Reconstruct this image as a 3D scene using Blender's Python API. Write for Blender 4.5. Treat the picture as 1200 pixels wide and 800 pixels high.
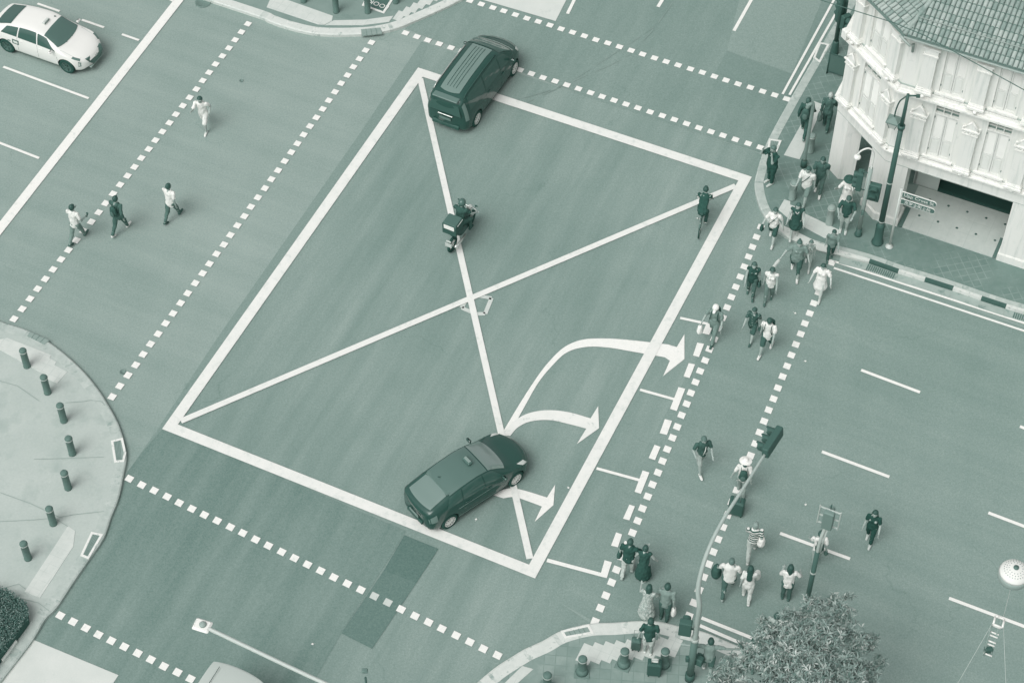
import bpy, bmesh, math, random
import numpy as np
from mathutils import Vector, Matrix, noise
random.seed(7)
for o in list(bpy.data.objects): bpy.data.objects.remove(o)
SC = bpy.context.scene
COL = SC.collection
R = math.radians
# ---------------------------------------------------------------- camera
FPX, PITCH, ROLL, HCAM = 2435.85, R(51.053), R(0.245), 52.0
_f = Vector((0, math.cos(PITCH), -math.sin(PITCH))); _r0 = Vector((1, 0, 0)); _u0 = _r0.cross(_f)
_r = _r0*math.cos(ROLL) + _u0*math.sin(ROLL); _u = _u0*math.cos(ROLL) - _r0*math.sin(ROLL)
cam = bpy.data.cameras.new('camera'); camo = bpy.data.objects.new('camera', cam); COL.objects.link(camo)
cam.sensor_fit = 'HORIZONTAL'; cam.sensor_width = 36; cam.lens = FPX*36/1200
cam.clip_start = 1; cam.clip_end = 3000
camo.matrix_world = Matrix.Translation((0, 0, HCAM)) @ Matrix((_r, _u, -_f)).transposed().to_4x4()
SC.camera = camo
# ---------------------------------------------------------------- sky, sun, exposure (overcast day)
SUN_EL, SUN_AZ = R(55), R(222)          # azimuth measured from +Y towards +X
W = bpy.data.worlds.new('World'); SC.world = W; W.use_nodes = True
nt = W.node_tree; nt.nodes.clear()
sky = nt.nodes.new('ShaderNodeTexSky'); sky.sky_type = 'NISHITA'; sky.sun_disc = False
sky.sun_elevation = SUN_EL; sky.sun_rotation = SUN_AZ; sky.dust_density = 4; sky.air_density = 1.0
hs = nt.nodes.new('ShaderNodeHueSaturation'); hs.inputs['Saturation'].default_value = 0.06
bg = nt.nodes.new('ShaderNodeBackground'); bg.inputs['Strength'].default_value = 0.15
wo = nt.nodes.new('ShaderNodeOutputWorld')
nt.links.new(sky.outputs[0], hs.inputs['Color']); nt.links.new(hs.outputs[0], bg.inputs['Color']); nt.links.new(bg.outputs[0], wo.inputs[0])
sl = bpy.data.lights.new('sun', 'SUN'); sl.energy = 1.2; sl.angle = R(36); sl.color = (1, 0.985, 0.96)
so = bpy.data.objects.new('sun', sl); COL.objects.link(so)
sd = Vector((math.sin(SUN_AZ)*math.cos(SUN_EL), math.cos(SUN_AZ)*math.cos(SUN_EL), math.sin(SUN_EL)))
so.rotation_euler = sd.to_track_quat('Z', 'Y').to_euler()
SC.view_settings.view_transform = 'Standard'; SC.view_settings.look = 'None'
SC.view_settings.gamma = 1; SC.view_settings.use_curve_mapping = False
SC.view_settings.exposure = -0.06
# ---------------------------------------------------------------- picture -> place
def G(px, py, z=0.0):
    d = _f*FPX + _r*(px-600) - _u*(py-400)
    t = (z-HCAM)/d.z
    return Vector((d.x*t, d.y*t, z))
def PJ(v):
    q = Vector(v)-Vector((0, 0, HCAM)); k = q.dot(_f)
    return (600+FPX*q.dot(_r)/k, 400-FPX*q.dot(_u)/k)
AU = R(-24.85); U = Vector((math.cos(AU), math.sin(AU), 0)); V = Vector((-U.y, U.x, 0))
# ---------------------------------------------------------------- materials (all printed in one green ink: dark .. paper)
ALB = 0.86
def s2l(c): return c/12.92 if c <= .04045 else ((c+.055)/1.055)**2.4
DK, WH = (63, 98, 90), (252, 252, 247)
def ink(t, a=None):
    return tuple(s2l(max(DK[i]+(WH[i]-DK[i])*t, 4)/255)*(ALB if a is None else a) for i in range(3))
_m = {}
def mat(name, t, rough=.7, spec=.2, var=0.0, scale=3.0, bump=0.0, bscale=30, metal=0.0, coat=0.0, fine=0.0, fscale=40, t2=None, thr=None, wear=None):
    """ink tone t with procedural variation"""
    if t < .1: t = t-.03*(.1-t)/.1
    if name in _m: return _m[name]
    m = bpy.data.materials.new(name); m.use_nodes = True; n = m.node_tree; b = n.nodes['Principled BSDF']
    b.inputs['Roughness'].default_value = rough; b.inputs['Specular IOR Level'].default_value = spec
    b.inputs['Metallic'].default_value = metal; b.inputs['Coat Weight'].default_value = coat
    L = n.links.new
    if var or fine or wear:
        tc = n.nodes.new('ShaderNodeTexCoord')
        val = n.nodes.new('ShaderNodeValue'); val.outputs[0].default_value = t; cur = val.outputs[0]
        def add(sc, amt, det, rg=.55, contrast=1.0):
            nonlocal cur
            nz = n.nodes.new('ShaderNodeTexNoise'); nz.inputs['Scale'].default_value = sc; nz.inputs['Detail'].default_value = det; nz.inputs['Roughness'].default_value = rg
            L(tc.outputs['Object'], nz.inputs['Vector'])
            ma = n.nodes.new('ShaderNodeMath'); ma.operation = 'MULTIPLY_ADD'; L(nz.outputs['Fac'], ma.inputs[0]); ma.inputs[1].default_value = amt*2; 
            ad = n.nodes.new('ShaderNodeMath'); ad.operation = 'SUBTRACT'; L(cur, ad.inputs[0]); ad.inputs[1].default_value = amt
            L(ad.outputs[0], ma.inputs[2]); cur = ma.outputs[0]
        if var: add(scale, var, 5)
        if fine: add(fscale, fine, 2, .7)
        if wear:
            wt, wsc, w0, w1 = wear
            nz = n.nodes.new('ShaderNodeTexNoise'); nz.inputs['Scale'].default_value = wsc; nz.inputs['Detail'].default_value = 8; nz.inputs['Roughness'].default_value = .7
            L(tc.outputs['Object'], nz.inputs['Vector'])
            mr = n.nodes.new('ShaderNodeMapRange'); mr.inputs[1].default_value = w0; mr.inputs[2].default_value = w1; L(nz.outputs['Fac'], mr.inputs[0])
            mx = n.nodes.new('ShaderNodeMix'); mx.data_type = 'FLOAT'; L(mr.outputs[0], mx.inputs[0]); L(cur, mx.inputs[2]); mx.inputs[3].default_value = wt; cur = mx.outputs[0]
        rmp = tone_ramp(n, cur); L(rmp, b.inputs['Base Color'])
    else:
        b.inputs['Base Color'].default_value = (*ink(t), 1)
    if bump:
        tc2 = n.nodes.new('ShaderNodeTexCoord'); nb = n.nodes.new('ShaderNodeTexNoise'); nb.inputs['Scale'].default_value = bscale; nb.inputs['Detail'].default_value = 4
        L(tc2.outputs['Object'], nb.inputs['Vector']); bp = n.nodes.new('ShaderNodeBump'); bp.inputs['Strength'].default_value = bump; bp.inputs['Distance'].default_value = .01
        L(nb.outputs['Fac'], bp.inputs['Height']); L(bp.outputs[0], b.inputs['Normal'])
    _m[name] = m; return m
def tone_ramp(n, sock):
    r = n.nodes.new('ShaderNodeValToRGB'); e = r.color_ramp.elements
    e[0].position = 0; e[0].color = (*ink(-.06), 1); e[1].position = 1; e[1].color = (*ink(1), 1)
    for p in (.12, .25, .4, .55, .7, .85):
        x = r.color_ramp.elements.new(p); x.color = (*ink(p), 1)
    n.links.new(sock, r.inputs[0]); return r.outputs[0]
def glassy(name, t, rough=.08, ior=1.9):
    m = mat(name, t, rough=rough, spec=.5); m.node_tree.nodes['Principled BSDF'].inputs['IOR'].default_value = ior; return m
# ---------------------------------------------------------------- mesh helpers
class MB:
    def __init__(s): s.v = []; s.f = []; s.mi = []; s.mats = []; s.sm = []
    def m(s, mt):
        if mt not in s.mats: s.mats.append(mt)
        return s.mats.index(mt)
    def add(s, vs, fs, mt=None, smooth=False):
        o = len(s.v); s.v += [tuple(x) for x in vs]; k = s.m(mt) if mt else 0
        for f in fs: s.f.append([i+o for i in f]); s.mi.append(k); s.sm.append(smooth)
    def box(s, c, d, mt=None, M=None, bev=0):
        x, y, z = d[0]/2, d[1]/2, d[2]/2; c = Vector(c)
        if bev:
            b = min(bev, x*.9, y*.9, z*.9); vs = []
            for lz, k in ((-z, b), (-z+b, 0), (z-b, 0), (z, b)):
                X, Y = x-k, y-k; g = b*.6
                vs += [(-X+g, -Y, lz), (X-g, -Y, lz), (X, -Y+g, lz), (X, Y-g, lz), (X-g, Y, lz), (-X+g, Y, lz), (-X, Y-g, lz), (-X, -Y+g, lz)]
            fs = []
            for r in range(3):
                for i in range(8): fs.append((r*8+i, r*8+(i+1) % 8, (r+1)*8+(i+1) % 8, (r+1)*8+i))
            fs += [tuple(range(7, -1, -1)), tuple(range(24, 32))]
            P = [c+Vector(q) for q in vs]
        else:
            P = [c+Vector((a*x, b*y, e*z)) for e in (-1, 1) for a, b in ((-1, -1), (1, -1), (1, 1), (-1, 1))]
            fs = [(3, 2, 1, 0), (4, 5, 6, 7), (0, 1, 5, 4), (1, 2, 6, 5), (2, 3, 7, 6), (3, 0, 4, 7)]
        if M: P = [M @ q for q in P]
        s.add(P, fs, mt)
    def tube(s, pts, rad, mt=None, n=8, ax=None, flat=1.0, caps=True, smooth=True):
        pts = [Vector(p) for p in pts]; N = len(pts)
        if not hasattr(rad, '__len__'): rad = [rad]*N
        rings = []; prev = None
        for i, p in enumerate(pts):
            t = (pts[min(i+1, N-1)]-pts[max(i-1, 0)]).normalized()
            a = prev if prev is not None else (Vector(ax) if ax else (Vector((0, 0, 1)) if abs(t.z) < .9 else Vector((1, 0, 0))))
            a = (a - t*a.dot(t)).normalized(); b = t.cross(a); prev = a
            rings.append([p + a*math.cos(2*math.pi*k/n)*rad[i] + b*math.sin(2*math.pi*k/n)*rad[i]*flat for k in range(n)])
        vs = [q for r in rings for q in r]
        fs = [(i*n+k, i*n+(k+1) % n, (i+1)*n+(k+1) % n, (i+1)*n+k) for i in range(N-1) for k in range(n)]
        if caps: fs += [tuple(range(n-1, -1, -1)), tuple(range((N-1)*n, N*n))]
        s.add(vs, fs, mt, smooth)
    def capsule(s, p0, p1, r0, r1, mt=None, n=10, ax=None, flat=1.0, k=3):
        p0, p1 = Vector(p0), Vector(p1); t = (p1-p0); L = t.length
        t = t/L if L > 1e-6 else Vector((0, 0, 1))
        pts = []; rs = []
        for i in range(k): a = math.pi/2*(1-i/k)*.97; pts.append(p0-t*r0*math.sin(a)); rs.append(r0*math.cos(a))
        pts.append(p0); rs.append(r0); pts.append(p1); rs.append(r1)
        for i in range(1, k+1): a = math.pi/2*i/k*.97; pts.append(p1+t*r1*math.sin(a)); rs.append(r1*math.cos(a))
        # keep points distinct
        q = [pts[0]]; rr = [rs[0]]
        for a, b in zip(pts[1:], rs[1:]):
            if (a-q[-1]).length > 1e-6: q.append(a); rr.append(b)
        s.tube(q, rr, mt, n, ax, flat)
    def ball(s, c, r, mt=None, n=12, m=8, M=None):
        if not hasattr(r, '__len__'): r = (r, r, r)
        c = Vector(c); vs = [Vector((0, 0, -r[2]))]
        for j in range(1, m):
            a = -math.pi/2+math.pi*j/m
            for i in range(n): b = 2*math.pi*i/n; vs.append(Vector((r[0]*math.cos(a)*math.cos(b), r[1]*math.cos(a)*math.sin(b), r[2]*math.sin(a))))
        vs.append(Vector((0, 0, r[2]))); fs = []
        for i in range(n): fs.append((0, 1+(i+1) % n, 1+i)); fs.append((len(vs)-1, 1+(m-2)*n+i, 1+(m-2)*n+(i+1) % n))
        for j in range(m-2):
            for i in range(n): fs.append((1+j*n+i, 1+j*n+(i+1) % n, 1+(j+1)*n+(i+1) % n, 1+(j+1)*n+i))
        if M: vs = [M @ q for q in vs]
        s.add([c+q for q in vs], fs, mt, True)
    def lathe(s, prof, mt=None, n=16, c=(0, 0, 0), smooth=True):
        c = Vector(c); vs = []; fs = []
        for (r, z) in prof: vs += [c+Vector((r*math.cos(2*math.pi*k/n), r*math.sin(2*math.pi*k/n), z)) for k in range(n)]
        for i in range(len(prof)-1):
            for k in range(n): fs.append((i*n+k, i*n+(k+1) % n, (i+1)*n+(k+1) % n, (i+1)*n+k))
        fs += [tuple(range(n-1, -1, -1)), tuple(range((len(prof)-1)*n, len(prof)*n))]
        s.add(vs, fs, mt, smooth)
    def prism(s, pts, z0, z1, mt=None, side=None):
        """vertical prism over a polygon (world xy)"""
        n = len(pts); A = sum(pts[i][0]*pts[(i+1) % n][1]-pts[(i+1) % n][0]*pts[i][1] for i in range(n))
        if A < 0: pts = pts[::-1]
        vs = [(p[0], p[1], z1) for p in pts]+[(p[0], p[1], z0) for p in pts]
        s.add(vs, [tuple(range(n))], mt)
        s.add(vs, [(i, i+n, (i+1) % n+n, (i+1) % n) for i in range(n)]+[tuple(range(2*n-1, n-1, -1))], side or mt)
    def build(s, name, parent=None, mt=None):
        me = bpy.data.meshes.new(name); me.from_pydata(s.v, [], s.f)
        for x in s.mats: me.materials.append(x)
        if mt and not s.mats: me.materials.append(mt)
        if s.mats: me.polygons.foreach_set('material_index', s.mi)
        me.polygons.foreach_set('use_smooth', s.sm); me.update()
        o = bpy.data.objects.new(name, me); COL.objects.link(o)
        if parent: o.parent = parent
        return o
def each(n, fn, name, parent):
    """n separate pieces of one kind, each a mesh of its own"""
    for i in range(n):
        q = MB(); fn(q, i)
        if q.v: q.build(name, parent)
def thing(name, label, cat, loc=(0, 0, 0), rz=0, group=None):
    o = bpy.data.objects.new(name, None); COL.objects.link(o); o.empty_display_size = .3
    o.location = loc; o.rotation_euler = (0, 0, rz); return tag(o, label, cat, group)
def tag(o, label, cat, group=None):
    o['label'] = label; o['category'] = cat
    if group: o['group'] = group
    return o
def struct(o): o['kind'] = 'structure'; return o
def copy_tree(o, parent=None):
    c = o.copy(); COL.objects.link(c)
    if parent: c.parent = parent
    for ch in list(o.children): copy_tree(ch, c)
    return c
def fuse(mb, voxel, mt, name, parent, smooth=2, fold=0.0, fsc=9.0, post=None):
    me = bpy.data.meshes.new('tmp'); me.from_pydata(mb.v, [], mb.f)
    t = bpy.data.objects.new('tmp', me); COL.objects.link(t)
    md = t.modifiers.new('r', 'REMESH'); md.mode = 'VOXEL'; md.voxel_size = voxel; md.use_smooth_shade = True
    if smooth: ms = t.modifiers.new('s', 'SMOOTH'); ms.iterations = smooth; ms.factor = .5
    dg = bpy.context.evaluated_depsgraph_get(); ev = t.evaluated_get(dg); out = bpy.data.meshes.new_from_object(ev)
    bpy.data.objects.remove(t); bpy.data.meshes.remove(me)
    out.name = name; out.materials.clear(); out.materials.append(mt)
    if fold:
        sd_ = random.random()*50
        nor = [v.normal.copy() for v in out.vertices]
        for v, nn in zip(out.vertices, nor):
            q = Vector((v.co.x*fsc, v.co.y*fsc, v.co.z*fsc*.7))+Vector((sd_, sd_, sd_))
            v.co += nn*fold*noise.noise(q)
    if post: post(out)
    for p in out.polygons: p.use_smooth = True
    o = bpy.data.objects.new(name, out); COL.objects.link(o); o.parent = parent
    return o
# ================================================================ GROUND
def asphalt(name, t, blotch=.035, streak=.02, sdir=None):
    m = bpy.data.materials.new(name); m.use_nodes = True; n = m.node_tree; b = n.nodes['Principled BSDF']; L = n.links.new
    b.inputs['Roughness'].default_value = .85; b.inputs['Specular IOR Level'].default_value = .25
    tc = n.nodes.new('ShaderNodeTexCoord'); cur = None
    def nz(sc, det, rg, vec=None):
        x = n.nodes.new('ShaderNodeTexNoise'); x.inputs['Scale'].default_value = sc; x.inputs['Detail'].default_value = det; x.inputs['Roughness'].default_value = rg
        L(vec or tc.outputs['Object'], x.inputs['Vector']); return x.outputs['Fac']
    def acc(sock, amt, mid=.5):
        nonlocal cur
        a = n.nodes.new('ShaderNodeMath'); a.operation = 'SUBTRACT'; L(sock, a.inputs[0]); a.inputs[1].default_value = mid
        q = n.nodes.new('ShaderNodeMath'); q.operation = 'MULTIPLY_ADD'; L(a.outputs[0], q.inputs[0]); q.inputs[1].default_value = amt
        if cur is None: q.inputs[2].default_value = t
        else: L(cur, q.inputs[2])
        cur = q.outputs[0]
    acc(nz(.12, 3, .5), blotch*3.2); acc(nz(.7, 5, .6), blotch*1.3); acc(nz(7, 4, .7), .045); acc(nz(17, 3, .85), .30); acc(nz(45, 1, .8), .2)
    # faint tyre wear along the two carriageways
    for ang, amt in (((AU if sdir else AU+math.pi/2), streak*1.15), (AU+math.pi/2+R(14), streak*.4)):
        mp = n.nodes.new('ShaderNodeMapping'); mp.vector_type = 'TEXTURE'; mp.inputs['Rotation'].default_value = (0, 0, ang); mp.inputs['Scale'].default_value = (11, .7, 1)
        L(tc.outputs['Object'], mp.inputs['Vector']); acc(nz(1.0, 4, .6, mp.outputs[0]), amt*3)
    # hairline cracks
    vo = n.nodes.new('ShaderNodeTexVoronoi'); vo.feature = 'DISTANCE_TO_EDGE'; vo.inputs['Scale'].default_value = .16
    wn = n.nodes.new('ShaderNodeTexNoise'); wn.inputs['Scale'].default_value = .8; wn.inputs['Detail'].default_value = 6; L(tc.outputs['Object'], wn.inputs['Vector'])
    mxv = n.nodes.new('ShaderNodeMix'); mxv.data_type = 'VECTOR'; mxv.inputs[0].default_value = .55; L(tc.outputs['Object'], mxv.inputs[4])
    ad = n.nodes.new('ShaderNodeVectorMath'); ad.operation = 'MULTIPLY_ADD'; L(wn.outputs['Color'], ad.inputs[0]); ad.inputs[1].default_value = (2.4, 2.4, 0); L(tc.outputs['Object'], ad.inputs[2])
    L(ad.outputs[0], vo.inputs['Vector'])
    mr = n.nodes.new('ShaderNodeMapRange'); mr.inputs[1].default_value = 0; mr.inputs[2].default_value = .004; mr.inputs[3].default_value = 1; mr.inputs[4].default_value = 0; L(vo.outputs['Distance'], mr.inputs[0])
    msk = nz(.22, 2, .5); mk = n.nodes.new('ShaderNodeMapRange'); mk.inputs[1].default_value = .5; mk.inputs[2].default_value = .62; L(msk, mk.inputs[0])
    mu = n.nodes.new('ShaderNodeMath'); mu.operation = 'MULTIPLY'; L(mr.outputs[0], mu.inputs[0]); L(mk.outputs[0], mu.inputs[1]); acc(mu.outputs[0], -.07, 0)
    L(tone_ramp(n, cur), b.inputs['Base Color'])
    bp = n.nodes.new('ShaderNodeBump'); bp.inputs['Strength'].default_value = .35; bp.inputs['Distance'].default_value = .006; L(nz(70, 3, .8), bp.inputs['Height']); L(bp.outputs[0], b.inputs['Normal'])
    return m
A_MAIN = asphalt('asphalt', .455, .045, .04, 1)
A_BOX = asphalt('asphalt_junction', .388, .055, .065)
A_LOW = asphalt('asphalt_dark_lane', .315, .055, .07)
A_TOP = asphalt('asphalt_upper', .36, .05, .05)
A_LITE = asphalt('asphalt_light_patch', .42, .02, .01)
A_TOP2 = asphalt('asphalt_upper_patch', .335, .02, .01)
A_PATCH = asphalt('asphalt_new_patch', .185, .015, .01)
A_PATCH2 = asphalt('asphalt_old_patch', .225, .015, .01)
A_RIGHT = asphalt('asphalt_right', .385, .045, .04, 1)
A_EDGE = asphalt('asphalt_edge', .372, .02, .01)
CONC = mat('concrete_slab', .82, rough=.9, var=.05, scale=1.5, fine=.04, fscale=30, wear=(.66, 1.2, .6, .78))
b = MB(); b.add([(-400, -300, 0), (400, -300, 0), (400, 700, 0), (-400, 700, 0)], [(0, 1, 2, 3)], A_MAIN); struct(b.build('road'))
def flat(name, polys, mt, z):
    b = MB()
    for P in polys:
        pts = [G(x, y) for x, y in P]; n = len(pts)
        A = sum(pts[i].x*pts[(i+1) % n].y-pts[(i+1) % n].x*pts[i].y for i in range(n))
        if A < 0: pts.reverse()
        b.add([(p.x, p.y, z) for p in pts], [tuple(range(n))], mt)
    return struct(b.build(name))
flat('road_resurfaced', [[(494, 49), (905, 185), (903, 268), (655, 705), (700, 735), (640, 860), (330, 830), (145, 563), (150, 552), (186, 501), (252, 400), (420, 159)]], A_BOX, .004)
flat('road_resurfaced_edge', [[(494, 49), (502, 52), (490, 82), (192, 503), (160, 545), (150, 552), (186, 501), (252, 400), (420, 159)]], A_EDGE, .008)
flat('road_lower_arm', [[(150, 552), (165, 532), (190, 503), (205, 506), (476, 622), (474, 627), (400, 742), (350, 830), (230, 960), (-100, 960), (38, 750), (100, 660), (140, 585)]], A_LOW, .012)
flat('road_upper_arm', [[(475, 34), (560, -30), (640, -160), (1120, -160), (985, 20), (940, 105), (893, 180), (700, 118)]], A_TOP, .012)
flat('road_right_arm', [[(903, 268), (1012, 318), (1260, 405), (1400, 460), (1350, 960), (860, 760), (700, 730), (655, 705)]], A_RIGHT, .008)
flat('road_patch_light', [[(876, -40), (980, -40), (928, 87), (852, 60)]], A_LITE, .016)
flat('road_patch_seam', [[(852, 60), (928, 87), (912, 115), (838, 86)]], A_TOP2, .020)
flat('road_patch_new', [[(474, 627), (514, 643), (488, 683), (450, 668)]], A_PATCH, .020)
flat('road_patch_old', [[(450, 668), (488, 683), (436, 760), (400, 742)]], A_PATCH2, .020)
flat('concrete_apron', [[(550, -30), (668, -40), (664, 0), (651, 25.5), (560, -1)], [(38, 749), (139, 791), (100, 850), (-80, 980), (-60, 860), (12, 784)]], CONC, .024)
# ---------------------------------------------------------------- painted markings
PAINT = mat('road_paint_white', .97, rough=.6, var=.03, scale=6, fine=.09, fscale=28, wear=(.78, 5, .56, .8), bump=.15)
PAINT_OLD = mat('road_paint_worn', .93, rough=.7, var=.05, scale=2.2, fine=.05, fscale=25, wear=(.74, 3.5, .52, .85), bump=.2)
PAINT_FAINT = mat('road_paint_faint', .76, rough=.8, var=.08, scale=3, wear=(.5, 5, .55, .7))
ZM = .028
def wpoly(b, pts, z=ZM, mt=PAINT):
    n = len(pts); A = sum(pts[i].x*pts[(i+1) % n].y-pts[(i+1) % n].x*pts[i].y for i in range(n))
    if A < 0: pts = pts[::-1]
    b.add([(p.x, p.y, z) for p in pts], [tuple(range(n))], mt)
def stripe(b, a, c, w, z=ZM, mt=PAINT, world=False):
    a, c = (a, c) if world else (G(*a), G(*c)); d = (c-a); d.z = 0; d.normalize(); n = Vector((-d.y, d.x, 0))*w/2
    wpoly(b, [a+n, a-n, c-n, c+n], z, mt)
# dotted crossing lines: small painted squares, one mesh per line
DOTS = [((16.7, 374), (290.3, 29), 34), ((131.6, 465.4), (435.3, 50.5), 39), ((551, 1.5), (922, 116.7), 28), ((475, 39.5), (891, 173.5), 31),
        ((891.5, 267), (697.5, 728), 36), ((974.4, 308.6), (807.6, 721.6), 32), ((152, 561.3), (583, 768), 29), ((70.6, 721.5), (239, 803), 12)]
for k, (a, c, n) in enumerate(DOTS):
    A, C_ = G(*a), G(*c); b = MB(); d = (C_-A).normalized(); q = Vector((-d.y, d.x, 0))
    for i in range(n):
        p = A.lerp(C_, i/(n-1)); mt = PAINT
        if k == 5: p = p + q*(-.10*math.sin(math.pi*i/(n-1)))
        if k == 6 and i in (19, 20): mt = PAINT_FAINT
        s1, s2 = .112, .112; p = p+Vector((random.uniform(-.01, .01), random.uniform(-.01, .01), 0))
        # squares are skewed along the junction axes
        e1 = U if abs(d.dot(V)) > .8 else V
        e1 = e1*s1; e2 = d*s2*1.05
        wpoly(b, [p+e1+e2, p-e1+e2, p-e1-e2, p+e1-e2], ZM, mt)
    struct(b.build('crossing_marking'))
# yellow-box style junction frame with its diagonals
b = MB()
BX = [(490, 80), (881, 208), (627, 678), (190, 503)]; W4 = [G(*p) for p in BX]; cw = .36
def inset(P, w):
    n = len(P); out = []
    for i in range(n):
        a, c, e = P[i-1], P[i], P[(i+1) % n]; d1 = (c-a).normalized(); d2 = (e-c).normalized()
        n1 = Vector((-d1.y, d1.x, 0)); n2 = Vector((-d2.y, d2.x, 0)); cen = sum(P, Vector())/n
        if n1.dot(cen-c) < 0: n1 = -n1
        if n2.dot(cen-c) < 0: n2 = -n2
        bis = (n1+n2); out.append(c+bis*(w/(1+n1.dot(n2))))
    return out
IN = inset(W4, cw)
for i in range(4): j = (i+1) % 4; wpoly(b, [W4[i], W4[j], IN[j], IN[i]], .032, PAINT_OLD)
struct(b.build('junction_box_marking'))
b = MB(); stripe(b, (492.5, 93), (621, 655), .21, .036, PAINT_OLD); struct(b.build('junction_box_marking'))
b = MB(); stripe(b, (212, 494), (862, 218.5), .21, .040, PAINT_OLD); struct(b.build('junction_box_marking'))
# stop line and lane dashes
b = MB(); stripe(b, (-60, 345), (240, -38), .34); struct(b.build('stop_line_marking'))
b = MB()
for a, c, w in [((4, 79), (104, 116), .1), ((-60, 145), (46, 186), .1), ((44, 5), (70, 14), .1), ((96, 24), (122, 33), .1), ((143, 41), (163, 48), .1), ((195, -2), (203, 2), .1),
                ((1009, 434), (1078, 460), .11), ((963, 529.5), (1042, 559), .11), ((914, 625), (996, 655), .11), ((1158, 601), (1240, 632), .11), ((1112, 701), (1240, 749), .11), ((1195, 500), (1270, 528), .11),
                ((883, -4), (860, 37), .12), ((684, -22), (665, 17), .12), ((779, -4), (771, 9), .13), ((988, -140), (960, -95), .12)]:
    stripe(b, a, c, w)
struct(b.build('lane_marking'))
b = MB()
for a, c, w in [((978, 307), (1260, 398.5), .085), ((977, 314.5), (1260, 408), .085), ((822, 724), (960, 779), .11), ((820, 733), (950, 789), .11), ((995, -32), (917, 111), .085), ((1007, -32), (925, 112), .085)]:
    stripe(b, a, c, w)
struct(b.build('kerbside_line_marking'))
# turning pocket brackets
b = MB()
for a, c, w in [((797, 373), (829, 380), .1), ((750, 457), (793, 469), .1), ((699, 549), (750, 563), .1), ((641, 656.5), (710, 675), .13)]: stripe(b, a, c, w)
def quad(b, P, mt=PAINT, z=ZM+.004): wpoly(b, [G(*p) for p in P], z, mt)
for P in [[(828, 379), (836, 381), (831, 393), (823, 391)], [(817, 402), (825, 403.5), (819, 419), (812, 417)], [(807, 426), (814.5, 427.5), (808, 443.5), (801, 441.5)],
          [(795, 454), (803, 456), (793, 482), (785, 479.5)], [(779, 491.5), (787.5, 493.5), (781.5, 510), (773, 508)], [(767, 521.5), (774, 524), (767.5, 539.5), (760, 537)],
          [(753, 551.5), (761, 554), (751, 579), (743.5, 576.5)], [(737.5, 591.5), (744, 593.5), (737.5, 610), (730, 608)], [(722, 624), (729, 626.5), (724, 641.5), (716, 639.5)],
          [(708.5, 656.5), (717, 659), (711, 677.5), (703, 675.5)]]:
    quad(b, P)
struct(b.build('turn_pocket_marking'))
# arrows: upper, middle, lower
def spl(P, n=8):
    out = []
    for i in range(len(P)-1):
        p0, p1, p2, p3 = P[max(i-1, 0)], P[i], P[i+1], P[min(i+2, len(P)-1)]
        for k in range(n):
            t = k/n; out.append(tuple(.5*((2*p1[j])+(-p0[j]+p2[j])*t+(2*p0[j]-5*p1[j]+4*p2[j]-p3[j])*t*t+(-p0[j]+3*p1[j]-3*p2[j]+p3[j])*t**3) for j in range(2)))
    out.append(P[-1]); return out
def arrow(outer, inner, head, z, mt=PAINT):
    b = MB(); o, i_ = spl(outer), spl(inner); n = min(len(o), len(i_))
    for k in range(n-1): wpoly(b, [G(*o[k]), G(*o[k+1]), G(*i_[k+1]), G(*i_[k])], z, mt)
    if head: wpoly(b, [G(*p) for p in head], z, mt)
    struct(b.build('turn_arrow_marking'))
arrow([(590, 505), (608, 475), (624, 450), (640, 428), (660, 408), (682, 398.5), (710, 397), (740, 399), (783, 404)], [(597, 509), (614, 478), (630, 450), (646, 430), (664, 413.5), (686, 407), (712, 407.5), (745, 413), (779, 419)],
      [(783, 404), (793, 407), (802, 392), (802, 421), (777, 441), (785, 423), (779, 419)], .022)
arrow([(588, 510), (601, 495), (618, 485), (640, 481), (665, 483), (692, 490.5)], [(598, 511), (607, 501), (622, 494), (644, 492.5), (666, 497), (687, 502.5)],
      [(692, 490.5), (701, 476), (702, 502), (676, 520.5), (687, 502.5)], .025, mat('road_paint_dirty', .93, rough=.7, var=.06, scale=2.4, fine=.06, wear=(.6, 3, .58, .72)))
arrow([(577, 580), (592, 573), (609, 573.5), (641, 583)], [(590, 584), (600, 582.5), (609, 584), (635, 593.5)], [(641, 583), (650.5, 568), (648.5, 592), (626.5, 611.5), (635, 593.5)], .022)
# worn square mark at the centre and detector loop outline
b = MB()
for a, c in [((560, 347), (576, 349.5)), ((576, 349.5), (568.5, 368)), ((568.5, 368), (557, 368)), ((557, 368), (541, 361)), ((541, 361), (547, 350))]: stripe(b, a, c, .14, .018, PAINT_FAINT)
struct(b.build('worn_square_marking'))
b = MB()
FN = mat('loop_sealant', .46, rough=.8)
for a, c in [((232, 724), (226, 733)), ((226, 733), (238, 738)), ((232, 724), (246, 730)), ((246, 730), (238, 738))]: stripe(b, (a[0]-1, a[1]), (c[0]-1, c[1]), .03, ZM, FN)
struct(b.build('detector_loop_marking'))
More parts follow.
